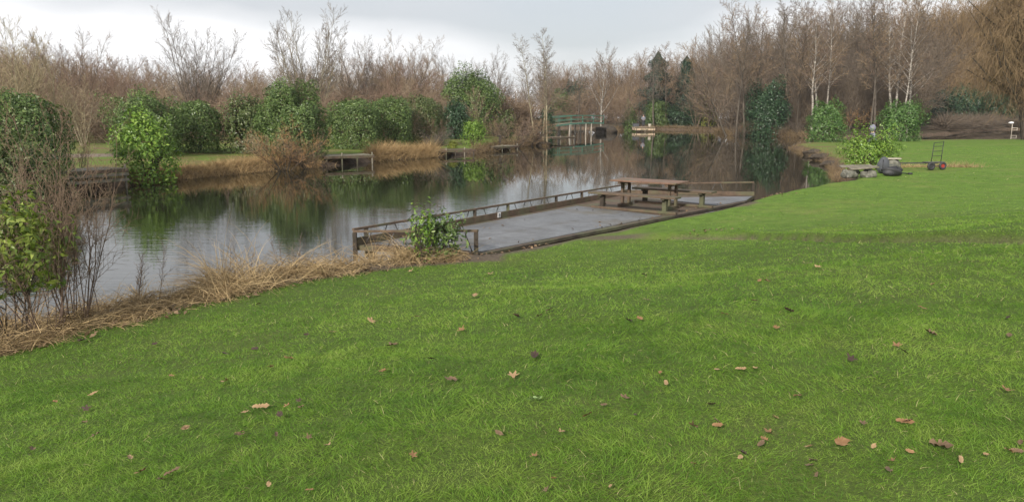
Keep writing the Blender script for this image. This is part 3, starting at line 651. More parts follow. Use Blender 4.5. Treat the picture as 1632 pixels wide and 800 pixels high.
bush('laurel_bush', 'bright green bush left of the far dock at the water', 993, 1014, 172, 209, 'laurel', D=137, leaf=.22)
bush('laurel_bush', 'spreading green bush right of the far dock', 1030, 1062, 162, 207, 'laurel', D=147, leaf=.24, lump=.2)
bush('laurel_bush', 'low wide green bush under the conifers at the waterline', 1052, 1112, 172, 208, 'laurel_dark', D=148, leaf=.24, lump=.2)
cone = lambda h: np.clip(1.4 * (1 - h) ** .55 * (.75 + .25 * np.sin(h * 31)), .03, 1.1)
bush('conifer_tree', 'dark conifer behind the far dock', 1020, 1072, 84, 200, 'conifer', D=154, leaf=.38, profile=cone, lump=.26, cat='tree', asp=.3, droop=1.2)
bush('conifer_tree', 'dark conifer right of the far dock with a rounded top', 1070, 1112, 90, 202, 'conifer', D=153, leaf=.38, profile=lambda h: np.clip(1.0 * (1 - h ** 2.2) ** .7 * (.85 + .15 * np.sin(h * 23)), .03, 1), lump=.24, cat='tree', asp=.3, droop=1.2)
bush('yellow_shrub', 'yellow-green shrub at the water between the conifers and the leaning tree', 1112, 1146, 140, 207, 'yellow_leaf', D=142, leaf=.25, cov=1.6, lump=.25)
bush('evergreen_shrub', 'large dark round shrub among the alder trunks', 1190, 1252, 136, 200, 'laurel_dark', D=102.5, leaf=.26, lump=.2)
bush('laurel_bush', 'green bush on the grassy spit left of the standing angler', 1289, 1344, 165, 232, 'laurel_mid', D=71, leaf=.17, lump=.18)
bush('laurel_bush', 'round green bush on the far edge of the lawn below the birches', 1406, 1466, 164, 224, 'laurel_mid', D=71, leaf=.17, lump=.16)
bush('laurel_bush', 'bright green bush next to the fishing gear', 1354, 1430, 211, 264, 'laurel_bright', D=36.5, leaf=.12, lump=.2, cov=4.5, depth=1.6)
for a, b, yt, D, mm, lb in [(1450, 1520, 150, 148, 'conifer', 'dark evergreen bush beyond the far pond, leftmost of the row'), (1500, 1570, 142, 146, 'laurel_dark', 'dark evergreen bush behind the pale fishing stage'),
                       (1552, 1612, 148, 147, 'laurel_dark', 'dark green bush between the fishing stage and the white-topped post'), (1596, 1670, 142, 149, 'conifer', 'dark evergreen bush at the right edge beyond the pond')]:
    bush('evergreen_shrub', lb, a, b, yt, 203, mm, D=D, leaf=.34, lump=.2)

# ------------------------------------------------------------------ bare shrubs on the banks
for px, D, yt, tw, lb in [(450, 41, 184, 'twig_orange', 'orange-brown bare shrub spreading at the water in front of the pointed laurel'),
                      (425, 42.5, 205, 'twig_pale', 'pale bare shrub left of the orange-brown one'), (488, 42.5, 212, 'twig_brown', 'low brown bare shrub right of the orange-brown one'),
                      (820, 68, 172, 'twig_brown', 'brown bare shrub between the small bush and the alders'), (842, 73, 178, 'twig_brown', 'brown bare shrub at the foot of the alders'),
                      (803, 76, 186, 'twig_brown', 'thin brown shrub behind the dark post'),
                      (1180, 102.5, 186, 'twig_dark', 'dark bare shrub at the waterline under the alders'), (1245, 101, 190, 'twig_dark', 'dark bare shrub beside the orange reeds'),
                      (1275, 98, 186, 'twig_dark', 'bare shrub at the water left of the spit bush'), (1350, 104, 158, 'twig_orange', 'orange twiggy shrub behind the standing angler'),
                      (1500, 168, 182, 'twig_brown', 'brown shrub on the far shore left of the fishing stage'), (1585, 164, 176, 'willow', 'brown shrub on the far shore right of the fishing stage'),
                      (120, 34, 205, 'twig_red', 'reddish bare shrub on the left bank path'), (690, 56, 196, 'twig_grey', 'grey bare twigs before the hedge end')]:
    bare(px, D, yt, 'shrub', 1 + px % 3, 'bark_dark', tw, lb, 'bare_shrub', cat='shrub', PH=4)

# --- near reed belt (one uncountable tangle)
rg = np.random.RandomState(3); parts = []
shore = np.array([(-12.0, 3.6), (-8.1, 5.6), (-5.75, 8.0), (-4.3, 10.2), (-3.4, 11.9), (-1.9, 13.3), (-.75, 13.9)])
seglen = np.linalg.norm(np.diff(shore, axis=0), axis=1); cum = np.concatenate([[0], np.cumsum(seglen)])
def along(s): return np.stack([np.interp(s, cum, shore[:, 0]), np.interp(s, cum, shore[:, 1])], -1)
for i in range(330):
    s = rg.uniform(0, cum[-1] - .2); c = along(np.array([s]))[0]; t = along(np.array([min(s + .1, cum[-1])]))[0] - c; t = t / (np.linalg.norm(t) + 1e-9) if np.linalg.norm(t) > 0 else np.array([.7, .7])
    nrm = np.array([-t[1], t[0]]); o = rg.uniform(-.1, 1.6); c = c + nrm * o
    pxx = c[0] / max(c[1], 1) * F + CX
    amp = float(np.interp(pxx, [0, 120, 250, 310, 345, 400, 470, 520, 560, 640, 690], [1.2, 1.0, .55, .5, 1.9, 2.0, 1.3, 1.15, .9, 1.75, .9]))
    if o < .2: amp *= .6
    n = int(rg.uniform(45, 100)); r0 = rg.normal(0, .09, (n, 2)); P = np.stack([c[0] + r0[:, 0], c[1] + r0[:, 1], np.full(n, max(.02, gz(*c)) - .02)], -1)
    a = rg.uniform(0, 6.28, n); tl = rg.uniform(.1, 1.4, n) * rg.uniform(.3, 1.0); dirs = np.stack([np.cos(a) * tl, np.sin(a) * tl, np.ones(n)], -1) + np.append(rg.normal(0, .5, 2), 0)
    parts.append(ribbons(P, dirs, rg.uniform(.3, .8, n) * amp, rg.uniform(.005, .014, n), rg, 5, 1.9, np.clip(rg.random(n) ** 1.5 * .7 + rg.random() ** 2 * .55, 0, 1)))
n = 4200; s = rg.uniform(0, cum[-1], n); c = along(s); o = rg.uniform(-.15, 1.5, n); c = c + np.array([-.73, .68]) * o[:, None]; h = height(c[:, 0], c[:, 1]); P = np.stack([c[:, 0], c[:, 1], np.maximum(h, 0) + rg.uniform(0, .14, n)], -1)
a = rg.uniform(0, 6.28, n); parts.append(ribbons(P, np.stack([np.cos(a), np.sin(a), rg.uniform(0, .9, n)], -1), rg.uniform(.15, .5, n), rg.uniform(.004, .009, n), rg, 4, .5))
tag(link('dead_reeds', fastmesh('dead_reeds', *merge(parts)), M['reed']), 'tangled dry reeds and dead grass along the near water edge', 'reeds', kind='stuff')
# --- far banks: dry grass
def bankgrass(name, pts, n, hgt, wid, m, label, depth=1.5, seed=5):
    rg = np.random.RandomState(seed); pts = np.array(pts); cu = np.concatenate([[0], np.cumsum(np.linalg.norm(np.diff(pts, axis=0), axis=1))])
    s = rg.uniform(0, cu[-1], n); x = np.interp(s, cu, pts[:, 0]); y = np.interp(s, cu, pts[:, 1]) + depth * rg.random(n) ** 1.3; x = x + rg.normal(0, .3, n)
    d = sdist(x, y); k = d > -.25; x, y, s = x[k], y[k], s[k]; n = len(x); z = np.maximum(height(x, y), 0)
    P = np.stack([x, y, z - .03], -1); dirs = np.stack([rg.normal(0, .35, n), rg.normal(-.15, .35, n), np.ones(n)], -1)
    cl = .55 + .45 * np.sin(s * 1.9) * np.sin(s * .83 + 1)
    tag(link(name, fastmesh(name, *ribbons(P, dirs, hgt * (.5 + .6 * cl) * rg.uniform(.5, 1.1, n), wid, rg, 3, .9)), M[m]), label, 'dry grass', kind='stuff')
LB = [tuple(onz(*p)[:2]) for p in [(110, 309), (200, 297), (280, 287), (420, 274), (500, 268)]]; LB2 = [tuple(onz(*p)[:2]) for p in [(590, 258), (600, 257), (690, 251)]]
bankgrass('dry_bank_grass', LB[1:], 9000, .75, .016, 'reed_brown', 'tan dry grass along the left bank below the laurels', 2.2)
bankgrass('dry_bank_grass', LB2, 6500, 1.15, .02, 'reed_brown', 'tall tan reeds below the clipped hedge', 2.2, 6)
bankgrass('dry_bank_grass', [tuple(onz(*p)[:2]) for p in [(755, 246), (790, 241), (850, 231), (872, 234)]], 5000, .9, .025, 'reed_dark', 'brown reeds between the jetties and the bridge', 2.5, 7)
bankgrass('dry_bank_grass', [tuple(onz(*p)[:2]) for p in [(1142, 210), (1165, 216.5), (1220, 216), (1290, 221)]], 6000, 1.3, .035, 'reed_dark', 'brown reeds along the far right bank under the alders', 3, 8)
bankgrass('dry_bank_grass', [tuple(onz(*p)[:2]) for p in [(958, 211), (1000, 207.5), (1050, 206.5), (1142, 209.5)]], 3000, .9, .04, 'reed_dark', 'brown fringe at the far water edge near the dock', 3, 9)
bankgrass('dry_bank_grass', [(14.3, 33.6), (15.8, 38.5), (18.8, 46), (21.6, 57), (24.3, 68)], 3600, .55, .014, 'reed_dark', 'dry grass around the spit beside the bright bush', 1.2, 10)
bankgrass('dry_bank_grass', [(15.5, 36.6), (17.5, 37.2), (20.5, 37.8), (22.2, 37.2)], 2200, .55, .012, 'reed', 'pale dry grass behind the fishing trolley', .9, 12)
bankgrass('orange_reeds', [tuple(onz(*p)[:2]) for p in [(1190, 216), (1208, 216)]], 900, 1.9, .04, 'leaf_orange', 'orange-brown reed clump at the foot of the tall alder', 1.0, 13)

# ------------------------------------------------------------------ near lawn blades
rg = np.random.RandomState(21); parts = []
def patchy(x, y): return np.clip(.5 + .75 * (fractal(x * .8, y * .8) - .5) + .8 * (fractal(x * 3.2 + 40, y * 3.2, 3) - .5) + .6 * (vnoise(x * 14, y * 14) - .5), 0, 1)
for y0, y1, dens, ln, wd, seg in [(2.5, 4.2, 13000, (.02, .062), .0028, 3), (4.2, 6.5, 7000, (.022, .062), .0036, 3), (6.5, 10, 2600, (.03, .065), .0055, 2), (10, 16, 900, (.03, .065), .008, 2), (16, 30, 260, (.03, .065), .014, 1), (30, 60, 55, (.04, .07), .03, 1)]:
    wmax = y1 * .70 + .4; n = int(dens * (y1 - y0) * 2 * wmax); x = rg.uniform(-wmax, wmax, n); y = rg.uniform(y0, y1, n)
    k = np.abs(x) < y * .70 + .35; x, y = x[k], y[k]
    d = sdist(x, y); c, kq = crease(x, y); keep = (d > np.where((y < 14.6) & (x < -.2), 1.62, .95) + .75 * (fractal(x * 2.2, y * 2.2, 3) - .5)) & isnear(x, y) & (dirtmask(x, y) < rg.uniform(.15, .8, len(x)))
    x, y = x[keep], y[keep]; n = len(x); pt = patchy(x, y); pl = np.clip(.5 + 1.3 * (fractal(x * 2 + 90, y * 2, 3) - .5) + .8 * (vnoise(x * 9 + 3, y * 9) - .5), 0, 1)
    z = height(x, y, d[keep]); P = np.stack([x, y, z - .004], -1)
    a = rg.uniform(0, 6.28, n); fl = 12 * vnoise(x * 1.6 + 7, y * 1.6); tl = rg.uniform(.15, .9, n); dirs = np.stack([np.cos(a) * tl + .35 * np.cos(fl), np.sin(a) * tl + .35 * np.sin(fl), np.ones(n)], -1)
    L_ = rg.uniform(*ln, n) * (.6 + .8 * pl) * np.where(rg.random(n) < .02, 1.5, 1)
    L_ = L_ * np.where(fractal(x * .7 + 60, y * .7, 4) >   .63, .8, 1); rv = np.clip(pt * .75 + rg.normal(0, .13, n) + .1, 0, .93); rv = np.where(rg.random(n) < .014, 1.0, rv)
    parts.append(ribbons(P, dirs, L_, wd * rg.uniform(.6, 1.3, n), rg, seg, 1.1, rv))
def grassmat(t):
    r = attr(t, 'rnd')
    c = ramp(t, r, [(.05, (.07, .15, .02)), (.35, (.128, .25, .028)), (.65, (.195, .32, .042)), (.95, (.275, .375, .075)), (.985, (.46, .42, .20))])
    p = bsdf(t, c, .55, spec=.25); tr = node(t, 'ShaderNodeBsdfTranslucent', {0: c}).outputs[0]
    return node(t, 'ShaderNodeMixShader', {0: .35, 1: p, 2: tr}).outputs[0]
M['grass'] = mat('grass_blades', grassmat)
tag(link('lawn_grass', fastmesh('lawn_grass', *merge(parts)), M['grass']), 'short mown green grass covering the lawn', 'grass', kind='stuff')

# ------------------------------------------------------------------ fishing platform with picnic table
DZ = .40
def dv(x, y, z=0): return Vector((x, y, DZ + z))
cA = onz(569, 391, DZ); cB = onz(764, 404, DZ); cC = Vector((6.95, 23.3, DZ)); cD = onz(1202, 312, DZ); cE = onz(1002, 309, DZ)
pl = empty('fishing_platform', (2.0, 19.5, 0), 0, 'long timber fishing platform covered in grey grip mesh at the water edge', 'platform')
def slab(name, pts, z0, z1, m, parent):
    bm = bmesh.new(); o = parent.location
    lo = [bm.verts.new((p.x - o.x, p.y - o.y, z0 - o.z)) for p in pts]; hi = [bm.verts.new((p.x - o.x, p.y - o.y, z1 - o.z)) for p in pts]; n = len(pts)
    bm.faces.new(hi); bm.faces.new(lo[::-1])
    for i in range(n): bm.faces.new((lo[i], lo[(i + 1) % n], hi[(i + 1) % n], hi[i]))
    bmesh.ops.recalc_face_normals(bm, faces=bm.faces)
    me = bpy.data.meshes.new(name); bm.to_mesh(me); bm.free(); return link(name, me, m, parent)
poly = [cA, cB, cC, cD, cE]
slab('deck', poly, DZ - .10, DZ, M['wood_brown'], pl)
def lerp(a, b, t): return a + (b - a) * t
g0, g1 = lerp(cA, cE, .02), lerp(cB, cC, .012); g2, g3 = lerp(cB, cC, .60), lerp(cA, cE, .68)
inn = lambda p, q, k: lerp(p, q, k)
pass
slab('grip_mesh', [inn(g0, g1, .05), inn(g0, g1, .975), inn(g3, g2, .96), inn(g3, g2, .10)], DZ + .003, DZ + .016, M['deck_mesh'], pl)
h0, h1 = lerp(cB, cC, .86), lerp(cA, cE, .95)
slab('grip_mesh', [inn(h1, h0, .3), inn(h1, h0, .97), inn(cD, cC, .9), inn(cD, cC, .2)], DZ + .003, DZ + .016, M['deck_mesh'], pl)
def rel(parent, p): return Vector(p) - parent.location
for a, b, hh in ((cA, cE, .15), (cE, cD, .12)):
    mb = MB(); mb.beam(rel(pl, a + Vector((0, 0, hh / 2 + .004))), rel(pl, b + Vector((0, 0, hh / 2 + .004))), .05, hh); mb.build('kickboard', M['wood_brown'], pl)
mb = MB(); mb.beam(rel(pl, cB + Vector((.03, -.03, -.03))), rel(pl, cC + Vector((.03, -.03, -.03))), .05, .07); mb.build('edge_board', M['wood_dark'], pl)
for k in range(9):
    for a, b in ((cA, cE),):
        p = lerp(a, b, (k + .3) / 9); mb = MB(); mb.tube([rel(pl, (p.x, p.y, -.5)), rel(pl, (p.x, p.y, DZ - .1))], .06, 8); mb.build('pile', M['wood_dark'], pl)
# number plate on the kickboard
q = lerp(cA, cE, .0); tq = (794 - 569) / (1002 - 569)
def on_edge(px):
    lo, hi = 0, 1
    for _ in range(30):
        m_ = (lo + hi) / 2; p = lerp(cA, cE, m_); 
        if p.x / p.y < (px - CX) / F * 1.0 / (math.cos(PITCH) + .03 * math.sin(PITCH)): lo = m_
        else: hi = m_
    return lerp(cA, cE, lo)
ex = (cE - cA).normalized(); exn = Vector((ex.y, -ex.x, 0))
pp = on_edge(794) + exn * .034 + Vector((0, 0, .09)); sg = empty('number_plate', pp, math.atan2(ex.y, ex.x), 'small white plate with a dark mark on the platform kickboard', 'sign')
MB().box((0, 0, 0), (.13, .008, .12), bev=.002).build('plate', M['white'], sg)
mb = MB(); mb.box((-.022, -.007, -.01), (.014, .006, .06)); mb.box((.022, -.007, -.01), (.014, .006, .06)); mb.box((0, -.007, .027), (.058, .006, .014)); mb.build('mark', M['black'], sg)

hr = empty('guard_rail', (cA.x, cA.y, 0), 0, 'low timber guard rail with thin slanting braces around the water side of the platform', 'railing')
def up(p, h): return Vector((p.x, p.y, p.z + h))
out_n = -exn
def railrun(a, b, ha, hb, posts, braces, wd=.06, ht=.045, fine=.011):
    mb = MB(); mb.beam(rel(hr, up(a, ha)), rel(hr, up(b, hb)), wd, ht); mb.build('rail', M['wood_brown'], hr)
    for t in posts:
        p = lerp(a, b, t); h = ha + (hb - ha) * t; mb = MB(); mb.beam(rel(hr, up(p, -.3)), rel(hr, up(p, h - .026)), .08, .08); mb.build('post', M['wood_dark'], hr)
    for i, t in enumerate(braces):
        p = lerp(a, b, t); h = ha + (hb - ha) * t; s = 1 if i % 2 else -1; dirv = (b - a).normalized()
        mb = MB(); mb.tube([rel(hr, up(p, h - .03)), rel(hr, up(p + dirv * s * .16, .0))], fine, 6); mb.build('brace', M['steel'], hr)
o1 = out_n * .10
railrun(cA + o1, cE + o1, .31, .30, [.03, .33, .445, .64, .76, .985], [.08, .10, .2, .22, .31, .36, .41, .47, .51, .53, .58, .6, .69, .71, .8, .82, .89, .91])
railrun(cE + o1, cD + Vector((0, .08, 0)), .31, .42, [.5, .995], [.3, .34, .7, .74])
railrun(cA + Vector((-.05, -.06, 0)), cB + Vector((-.02, -.06, 0)), .29, .44, [.01, .985], [.15, .3, .34, .62, .66, .9])

# table and benches
ux = Vector((.8, -.6, 0)); uy = Vector((.6, .8, 0)); rzT = math.atan2(-.6, .8)
tb = empty('picnic_table', (3.80, 21.75, DZ), rzT, 'long red-brown plank picnic table standing on the platform between two benches', 'table')
mb = MB()
for k in range(5): mb.box((0, -.36 + k * .18, .735), (2.0, .165, .045), bev=.006)
mb.build('tabletop', M['wood_red'], tb)
for s in (-1, 1):
    mb = MB(); mb.box((s * .72, 0, .675), (.09, .82, .07), bev=.005); mb.build('bearer', M['wood_brown'], tb)
    for q in (-.045, .055): mb = MB(); mb.box((s * .72 + q, (.1 if q > 0 else -.1), .36), (.07, .09, .56), bev=.005); mb.build('leg', M['wood_brown'], tb)
    mb = MB(); mb.box((s * .72, 0, .045), (.11, .72, .085), bev=.006); mb.build('foot', M['wood_brown'], tb)
def bench(loc, label, L_=2.05):
    b = empty('picnic_bench', loc, rzT, label, 'bench', 'plank benches beside the picnic table')
    mb = MB()
    for k in (-.10, .10): mb.box((0, k, .435), (L_, .19, .05), bev=.006)
    mb.build('seat', M['wood_brown'], b)
    for s in (-1, 1):
        mb = MB(); mb.box((s * L_ * .36, 0, .235), (.12, .12, .34), bev=.006); mb.build('leg', M['wood_dark'], b)
        mb = MB(); mb.box((s * L_ * .36, 0, .385), (.10, .34, .045), bev=.004); mb.build('bearer', M['wood_dark'], b)
    mb = MB(); mb.box((0, 0, .035), (L_ * .98, .12, .065), bev=.006); mb.build('ground_beam', M['wood_brown'], b); return b
bench(Vector((3.80, 21.75, DZ)) - uy * 1.0 + ux * .05, 'plank bench on the near side of the picnic table', 2.6)
bench(Vector((3.80, 21.75, DZ)) + uy * .92 + ux * .3, 'plank bench on the far, water side of the picnic table', 2.45)

# ------------------------------------------------------------------ jetties, bridge
def jetty(name, label, pxa, pxb, yw, ytop, depth, posts, m='wood_grey', rails=0, shift=0, thick=.08):
    a = onz(pxa, yw + shift); b = onz(pxb, yw); D = (a.y + b.y) / 2; zt = max(.2, zat(ytop, D)); u = (b - a).normalized(); n = Vector((-u.y, u.x, 0))
    e = empty(name, (a.x, a.y, 0), math.atan2(u.y, u.x), label, 'jetty'); Ln = (b - a).length
    mb = MB(); k = max(4, int(Ln / .16))
    for i in range(k): mb.box(((i + .5) * Ln / k, depth / 2, zt - thick / 2 + .004 * (i % 3)), (Ln / k * .93, depth, thick), bev=.005)
    mb.build('deck', M[m], e)
    mb = MB(); mb.box((Ln / 2, -.03, zt - .09), (Ln, .05, .14)); mb.build('front_board', M['wood_brown'], e)
    for i in range(posts):
        t = (i + .15) / max(1, posts - .7); mb = MB(); mb.tube([(Ln * t, 0, -.6), (Ln * t, 0, zt + (.16 if i % 2 else -.02))], .045, 7); mb.build('post', M['wood_grey'] if i % 2 else M['wood_dark'], e)
    for r in range(rails):
        mb = MB(); mb.beam((0, -.05, zt - .22 - r * .22), (Ln, -.05, zt - .24 - r * .22), .03, .11); mb.build('board', M['wood_grey'], e)
    return e
jetty('jetty', 'weathered plank jetty with board front left of the bright green bush', 108, 206, 300, 271, 1.5, 4, rails=2, shift=9)
jetty('jetty', 'small plank jetty below the left end of the clipped hedge', 517, 597, 262, 248, 1.6, 4, rails=0, shift=3)
jetty('jetty', 'dark low jetty beside the small yellow-green bush', 694, 757, 248, 239, 1.6, 5, m='wood_brown', shift=2)
jetty('jetty', 'low timber staging right of the small yellow-green bush', 786, 826, 239, 233, 1.8, 4, m='wood_grey', shift=2.5)
jetty('jetty', 'low dark timber staging in front of the footbridge', 880, 916, 226, 219, 2.5, 4, m='wood_brown', shift=2)
dk = jetty('dock', 'pale cream timber dock, bright light put into its colour, with an angler standing on it', 1012, 1044, 210.5, 203, 3.2, 3, m='wood_sunlit', thick=.5)
jetty('dock', 'tiny pale dock at the waterline below the conifers', 1076, 1090, 207, 201, 2.4, 2, m='wood_grey', thick=.4)
# stage beyond the far pond
fs = jetty('fishing_stage', 'pale fishing stage frame on the far shore at the right', 1534, 1558, 206, 199, 3, 3, m='wood_grey')
wp_ = onz(1612, 212); wp = empty('white_post', (wp_.x, wp_.y, 0), 0, 'white-topped post with a bracket standing in the far pond at the right', 'post')
MB().tube([(0, 0, -.5), (0, 0, 1.4)], .06, 8).build('post', M['post_pale'], wp)
MB().blob((-.2, 0, 1.5), (.4, .22, .16), 3, .05).build('cap', M['white'], wp)
mb = MB(); mb.beam((0, 0, .75), (.8, 0, .75), .08, .08); mb.beam((.8, 0, .35), (.8, 0, .8), .08, .08); mb.beam((0, 0, .4), (.8, 0, .4), .06, .06); mb.build('bracket', M['post_pale'], wp)
# dark post by the shrub
dp = ground(797, 236); e = empty('marker_post', dp, 0, 'short dark wooden post with a cap in front of the brown shrub', 'post')
MB().box((0, 0, .45), (.22, .22, .95), bev=.02).build('post', M['wood_dark'], e); MB().box((0, 0, .97), (.42, .36, .09), bev=.02).build('cap', M['wood_dark'], e)
# footbridge
ba = Vector((xat(868, 99), 99, 0)); bb = Vector((xat(962, 117), 117, 0)); bu = (bb - ba).normalized(); Lb = (bb - ba).length
fb = empty('footbridge', (ba.x, ba.y, 0), math.atan2(bu.y, bu.x), 'faded green footbridge with railings on thin pale posts over the inlet', 'bridge')
zA, zB = zat(203, 99), zat(196, 117); arch = lambda t: zA + (zB - zA) * t + .45 * math.sin(math.pi * min(1, t * 1.0)) * .5
mb = MB()
for k in range(40): t = (k + .5) / 40; mb.box((Lb * t, .8, arch(t)), (Lb / 40 * .94, 1.6, .07))
mb.build('deck', M['wood_grey'], fb)
for sy in (0, 1.6):
    pts = [arch(k / 10) for k in range(11)]
    for hh, tk, nm in ((-.06, .18, 'beam'), (.48, .07, 'rail'), (1.0, .085, 'rail')):
        mb = MB()
        for k in range(10): mb.beam((Lb * k / 10, sy, pts[k] + hh), (Lb * (k + 1) / 10, sy, pts[k + 1] + hh), .09, tk, bev=0)
        mb.build(nm, M['bridge_green'], fb)
    for k in range(0, 11, 2): mb = MB(); mb.beam((Lb * k / 10, sy, pts[k] - .1), (Lb * k / 10, sy, pts[k] + 1.02), .06, .06, bev=0); mb.build('baluster', M['bridge_green'], fb)
    for t in (.06, .38, .40, .66, .76): mb = MB(); mb.tube([(Lb * t, sy, -.8), (Lb * t, sy, arch(t) - .1)], .10, 7); mb.build('pier', M['post_pale'], fb)
ab = empty('bridge_abutment', (xat(958, 119), 119.5, 0), 0, 'earth and boulder abutment with shadow put into its dark colour under the right end of the footbridge', 'abutment')
MB().blob((.6, 0, .2), (1.8, 1.4, .9), 8, .2).build('mound', M['bark_dark'], ab)  # shadow at the bridge end is put into the mound's dark colour
for i, (px, py, s, lb) in enumerate([(874, 229, .85, 'dark boulder at the water edge left of the timber staging'), (866, 232, .5, 'smaller dark boulder under the alders'), (1296, 246, .55, 'dark flat rock at the tip of the spit'), (1308, 253, .5, 'long dark rock below the spit bush'), (1322, 264, .4, 'dark rock nearest the stone slab table')]):
    g = ground(px, py, 200); e = MB().blob((0, 0, .05), (s * 1.3, s * .8, s * .5), 20 + i, .22).build('boulder', M['bark_dark'], None)
    e.location = (g.x, g.y, g.z); tag(e, lb, 'boulder')

# ------------------------------------------------------------------ gear on the lawn
g = ground(1372, 284); st = empty('stone_table', g, R(-8), 'low timber slab resting on rough stones at the water edge', 'slab')
sc1 = g.y / F
mb = MB(); mb.box((.08, -.02, .42), (1.1, .34, .05), Matrix.Rotation(R(-5), 3, 'Y') @ Matrix.Rotation(R(7), 3, 'X'), bev=.01); mb.box((-.12, .38, .46), (1.25, .36, .05), Matrix.Rotation(R(-2), 3, 'Y') @ Matrix.Rotation(R(7), 3, 'X'), bev=.01); mb.build('planks', M['wood_grey'], st)
for i, (x, y, s) in enumerate([(-.38, -.05, .17), (-.2, .3, .19), (.12, .02, .15), (.40, -.02, .17), (.38, .32, .19), (.22, -.12, .09), (-.55, .3, .15), (-.52, -.12, .08)]):
    MB().blob((x, y, s * .95), (s * 1.1, s, s), 40 + i, .2).build('stone', M['stone'], st)
g = ground(1421, 281); e = empty('holdall_bag', g, R(-6), 'black holdall lying on the grass beside the stone slab', 'bag')
MB().blob((0, 0, .19), (.42, .22, .2), 61, .08, 4).build('bag', M['black'], e); mb = MB(); mb.tube([(-.22, -.1, .34), (-.15, -.12, .46), (.1, -.12, .46), (.2, -.1, .34)], .015, 6); mb.build('handle', M['charcoal'], e)
g = ground(1408, 277); e = empty('rod_bag', g, R(10), 'slumped grey fabric tackle bag leaning on the stone seat', 'bag')
MB().blob((0, .05, .33), (.26, .2, .36), 63, .15, 4).build('bag', M['charcoal'], e); mb = MB(); mb.tube([(-.12, -.1, .6), (-.2, -.2, .3), (-.05, -.22, .08)], .018, 6); mb.build('strap', M['black'], e)
g = ground(1424, 272); e = empty('bait_table', g, 0, 'squat pale-topped stone stand behind the bags', 'stand')
MB().blob((0, .2, .25), (.36, .3, .3), 66, .12, 3).build('base', M['stone'], e); MB().box((-.02, .2, .53), (.66, .5, .06), bev=.02).build('top', M['post_pale'], e)
g = ground(1489, 271); tr = empty('barrow_trolley', g, R(4), 'two-wheeled fishing barrow with an upright ladder handle on the lawn', 'trolley')
def wheel(x, y, hub):
    mb = MB(); n = 28; Rw = .185
    for i in range(n):
        pass
    bm = mb.bm; rings = []
    for i in range(n):
        a = 2 * math.pi * i / n; c = Vector((math.cos(a), 0, math.sin(a))); ring = []
        for j in range(8): b = 2 * math.pi * j / 8; ring.append(bm.verts.new(Vector((x, y, Rw)) + c * (Rw - .055 + .055 * math.cos(b)) + Vector((0, .055 * math.sin(b), 0))))
        rings.append(ring)
    for i in range(n):
        for j in range(8): bm.faces.new((rings[i][j], rings[i][(j + 1) % 8], rings[(i + 1) % n][(j + 1) % 8], rings[(i + 1) % n][j])).smooth = True
    w_ = mb.build('wheel', M['black'], tr)
    MB().tube([(x, y - .03, Rw), (x, y + .03, Rw)], .08, 16).build('rim', M[hub], w_)
wheel(-.32, -.25, 'black'); wheel(.32, -.1, 'red')
MB().tube([(-.32, -.2, .185), (.32, -.05, .185)], .018, 6).build('axle', M['steel'], tr)
mb = MB(); mb.beam((-1.6, -.05, .30), (.1, -.05, .30), .03, .03); mb.beam((-1.6, .42, .30), (.1, .42, .30), .03, .03)
for k in range(4): mb.beam((-1.55 + k * .5, -.05, .30), (-1.55 + k * .5, .42, .30), .03, .03)
mb.beam((-.5, .0, .34), (.45, .1, .34), .3, .05); mb.tube([(-1.58, .1, .02), (-1.58, .1, .3)], .015, 6); mb.build('frame', M['steel'], tr)
mb = MB(); a0, a1 = Vector((-.12, .1, .36)), Vector((.02, .22, 1.22)); b0, b1 = Vector((.34, .1, .36)), Vector((.47, .22, 1.30))
mb.tube([a0, a1], .017, 7); mb.tube([b0, b1], .017, 7)
for t in (.3, .55, .8, 1.0): mb.tube([a0.lerp(a1, t), b0.lerp(b1, t * .95)], .013, 6)
mb.build('handle', M['black'], tr)
g = ground(1432, 279); e = empty('rod_tube', g, R(3), 'thin dark rod rest lying on the grass between the bag and the barrow', 'rod'); MB().tube([(-.3, 0, .12), (.45, .02, .05)], .025, 8).build('tube', M['black'], e); MB().tube([(.45, .02, .05), (.6, .02, .04)], .05, 8).build('tip', M['black'], e)

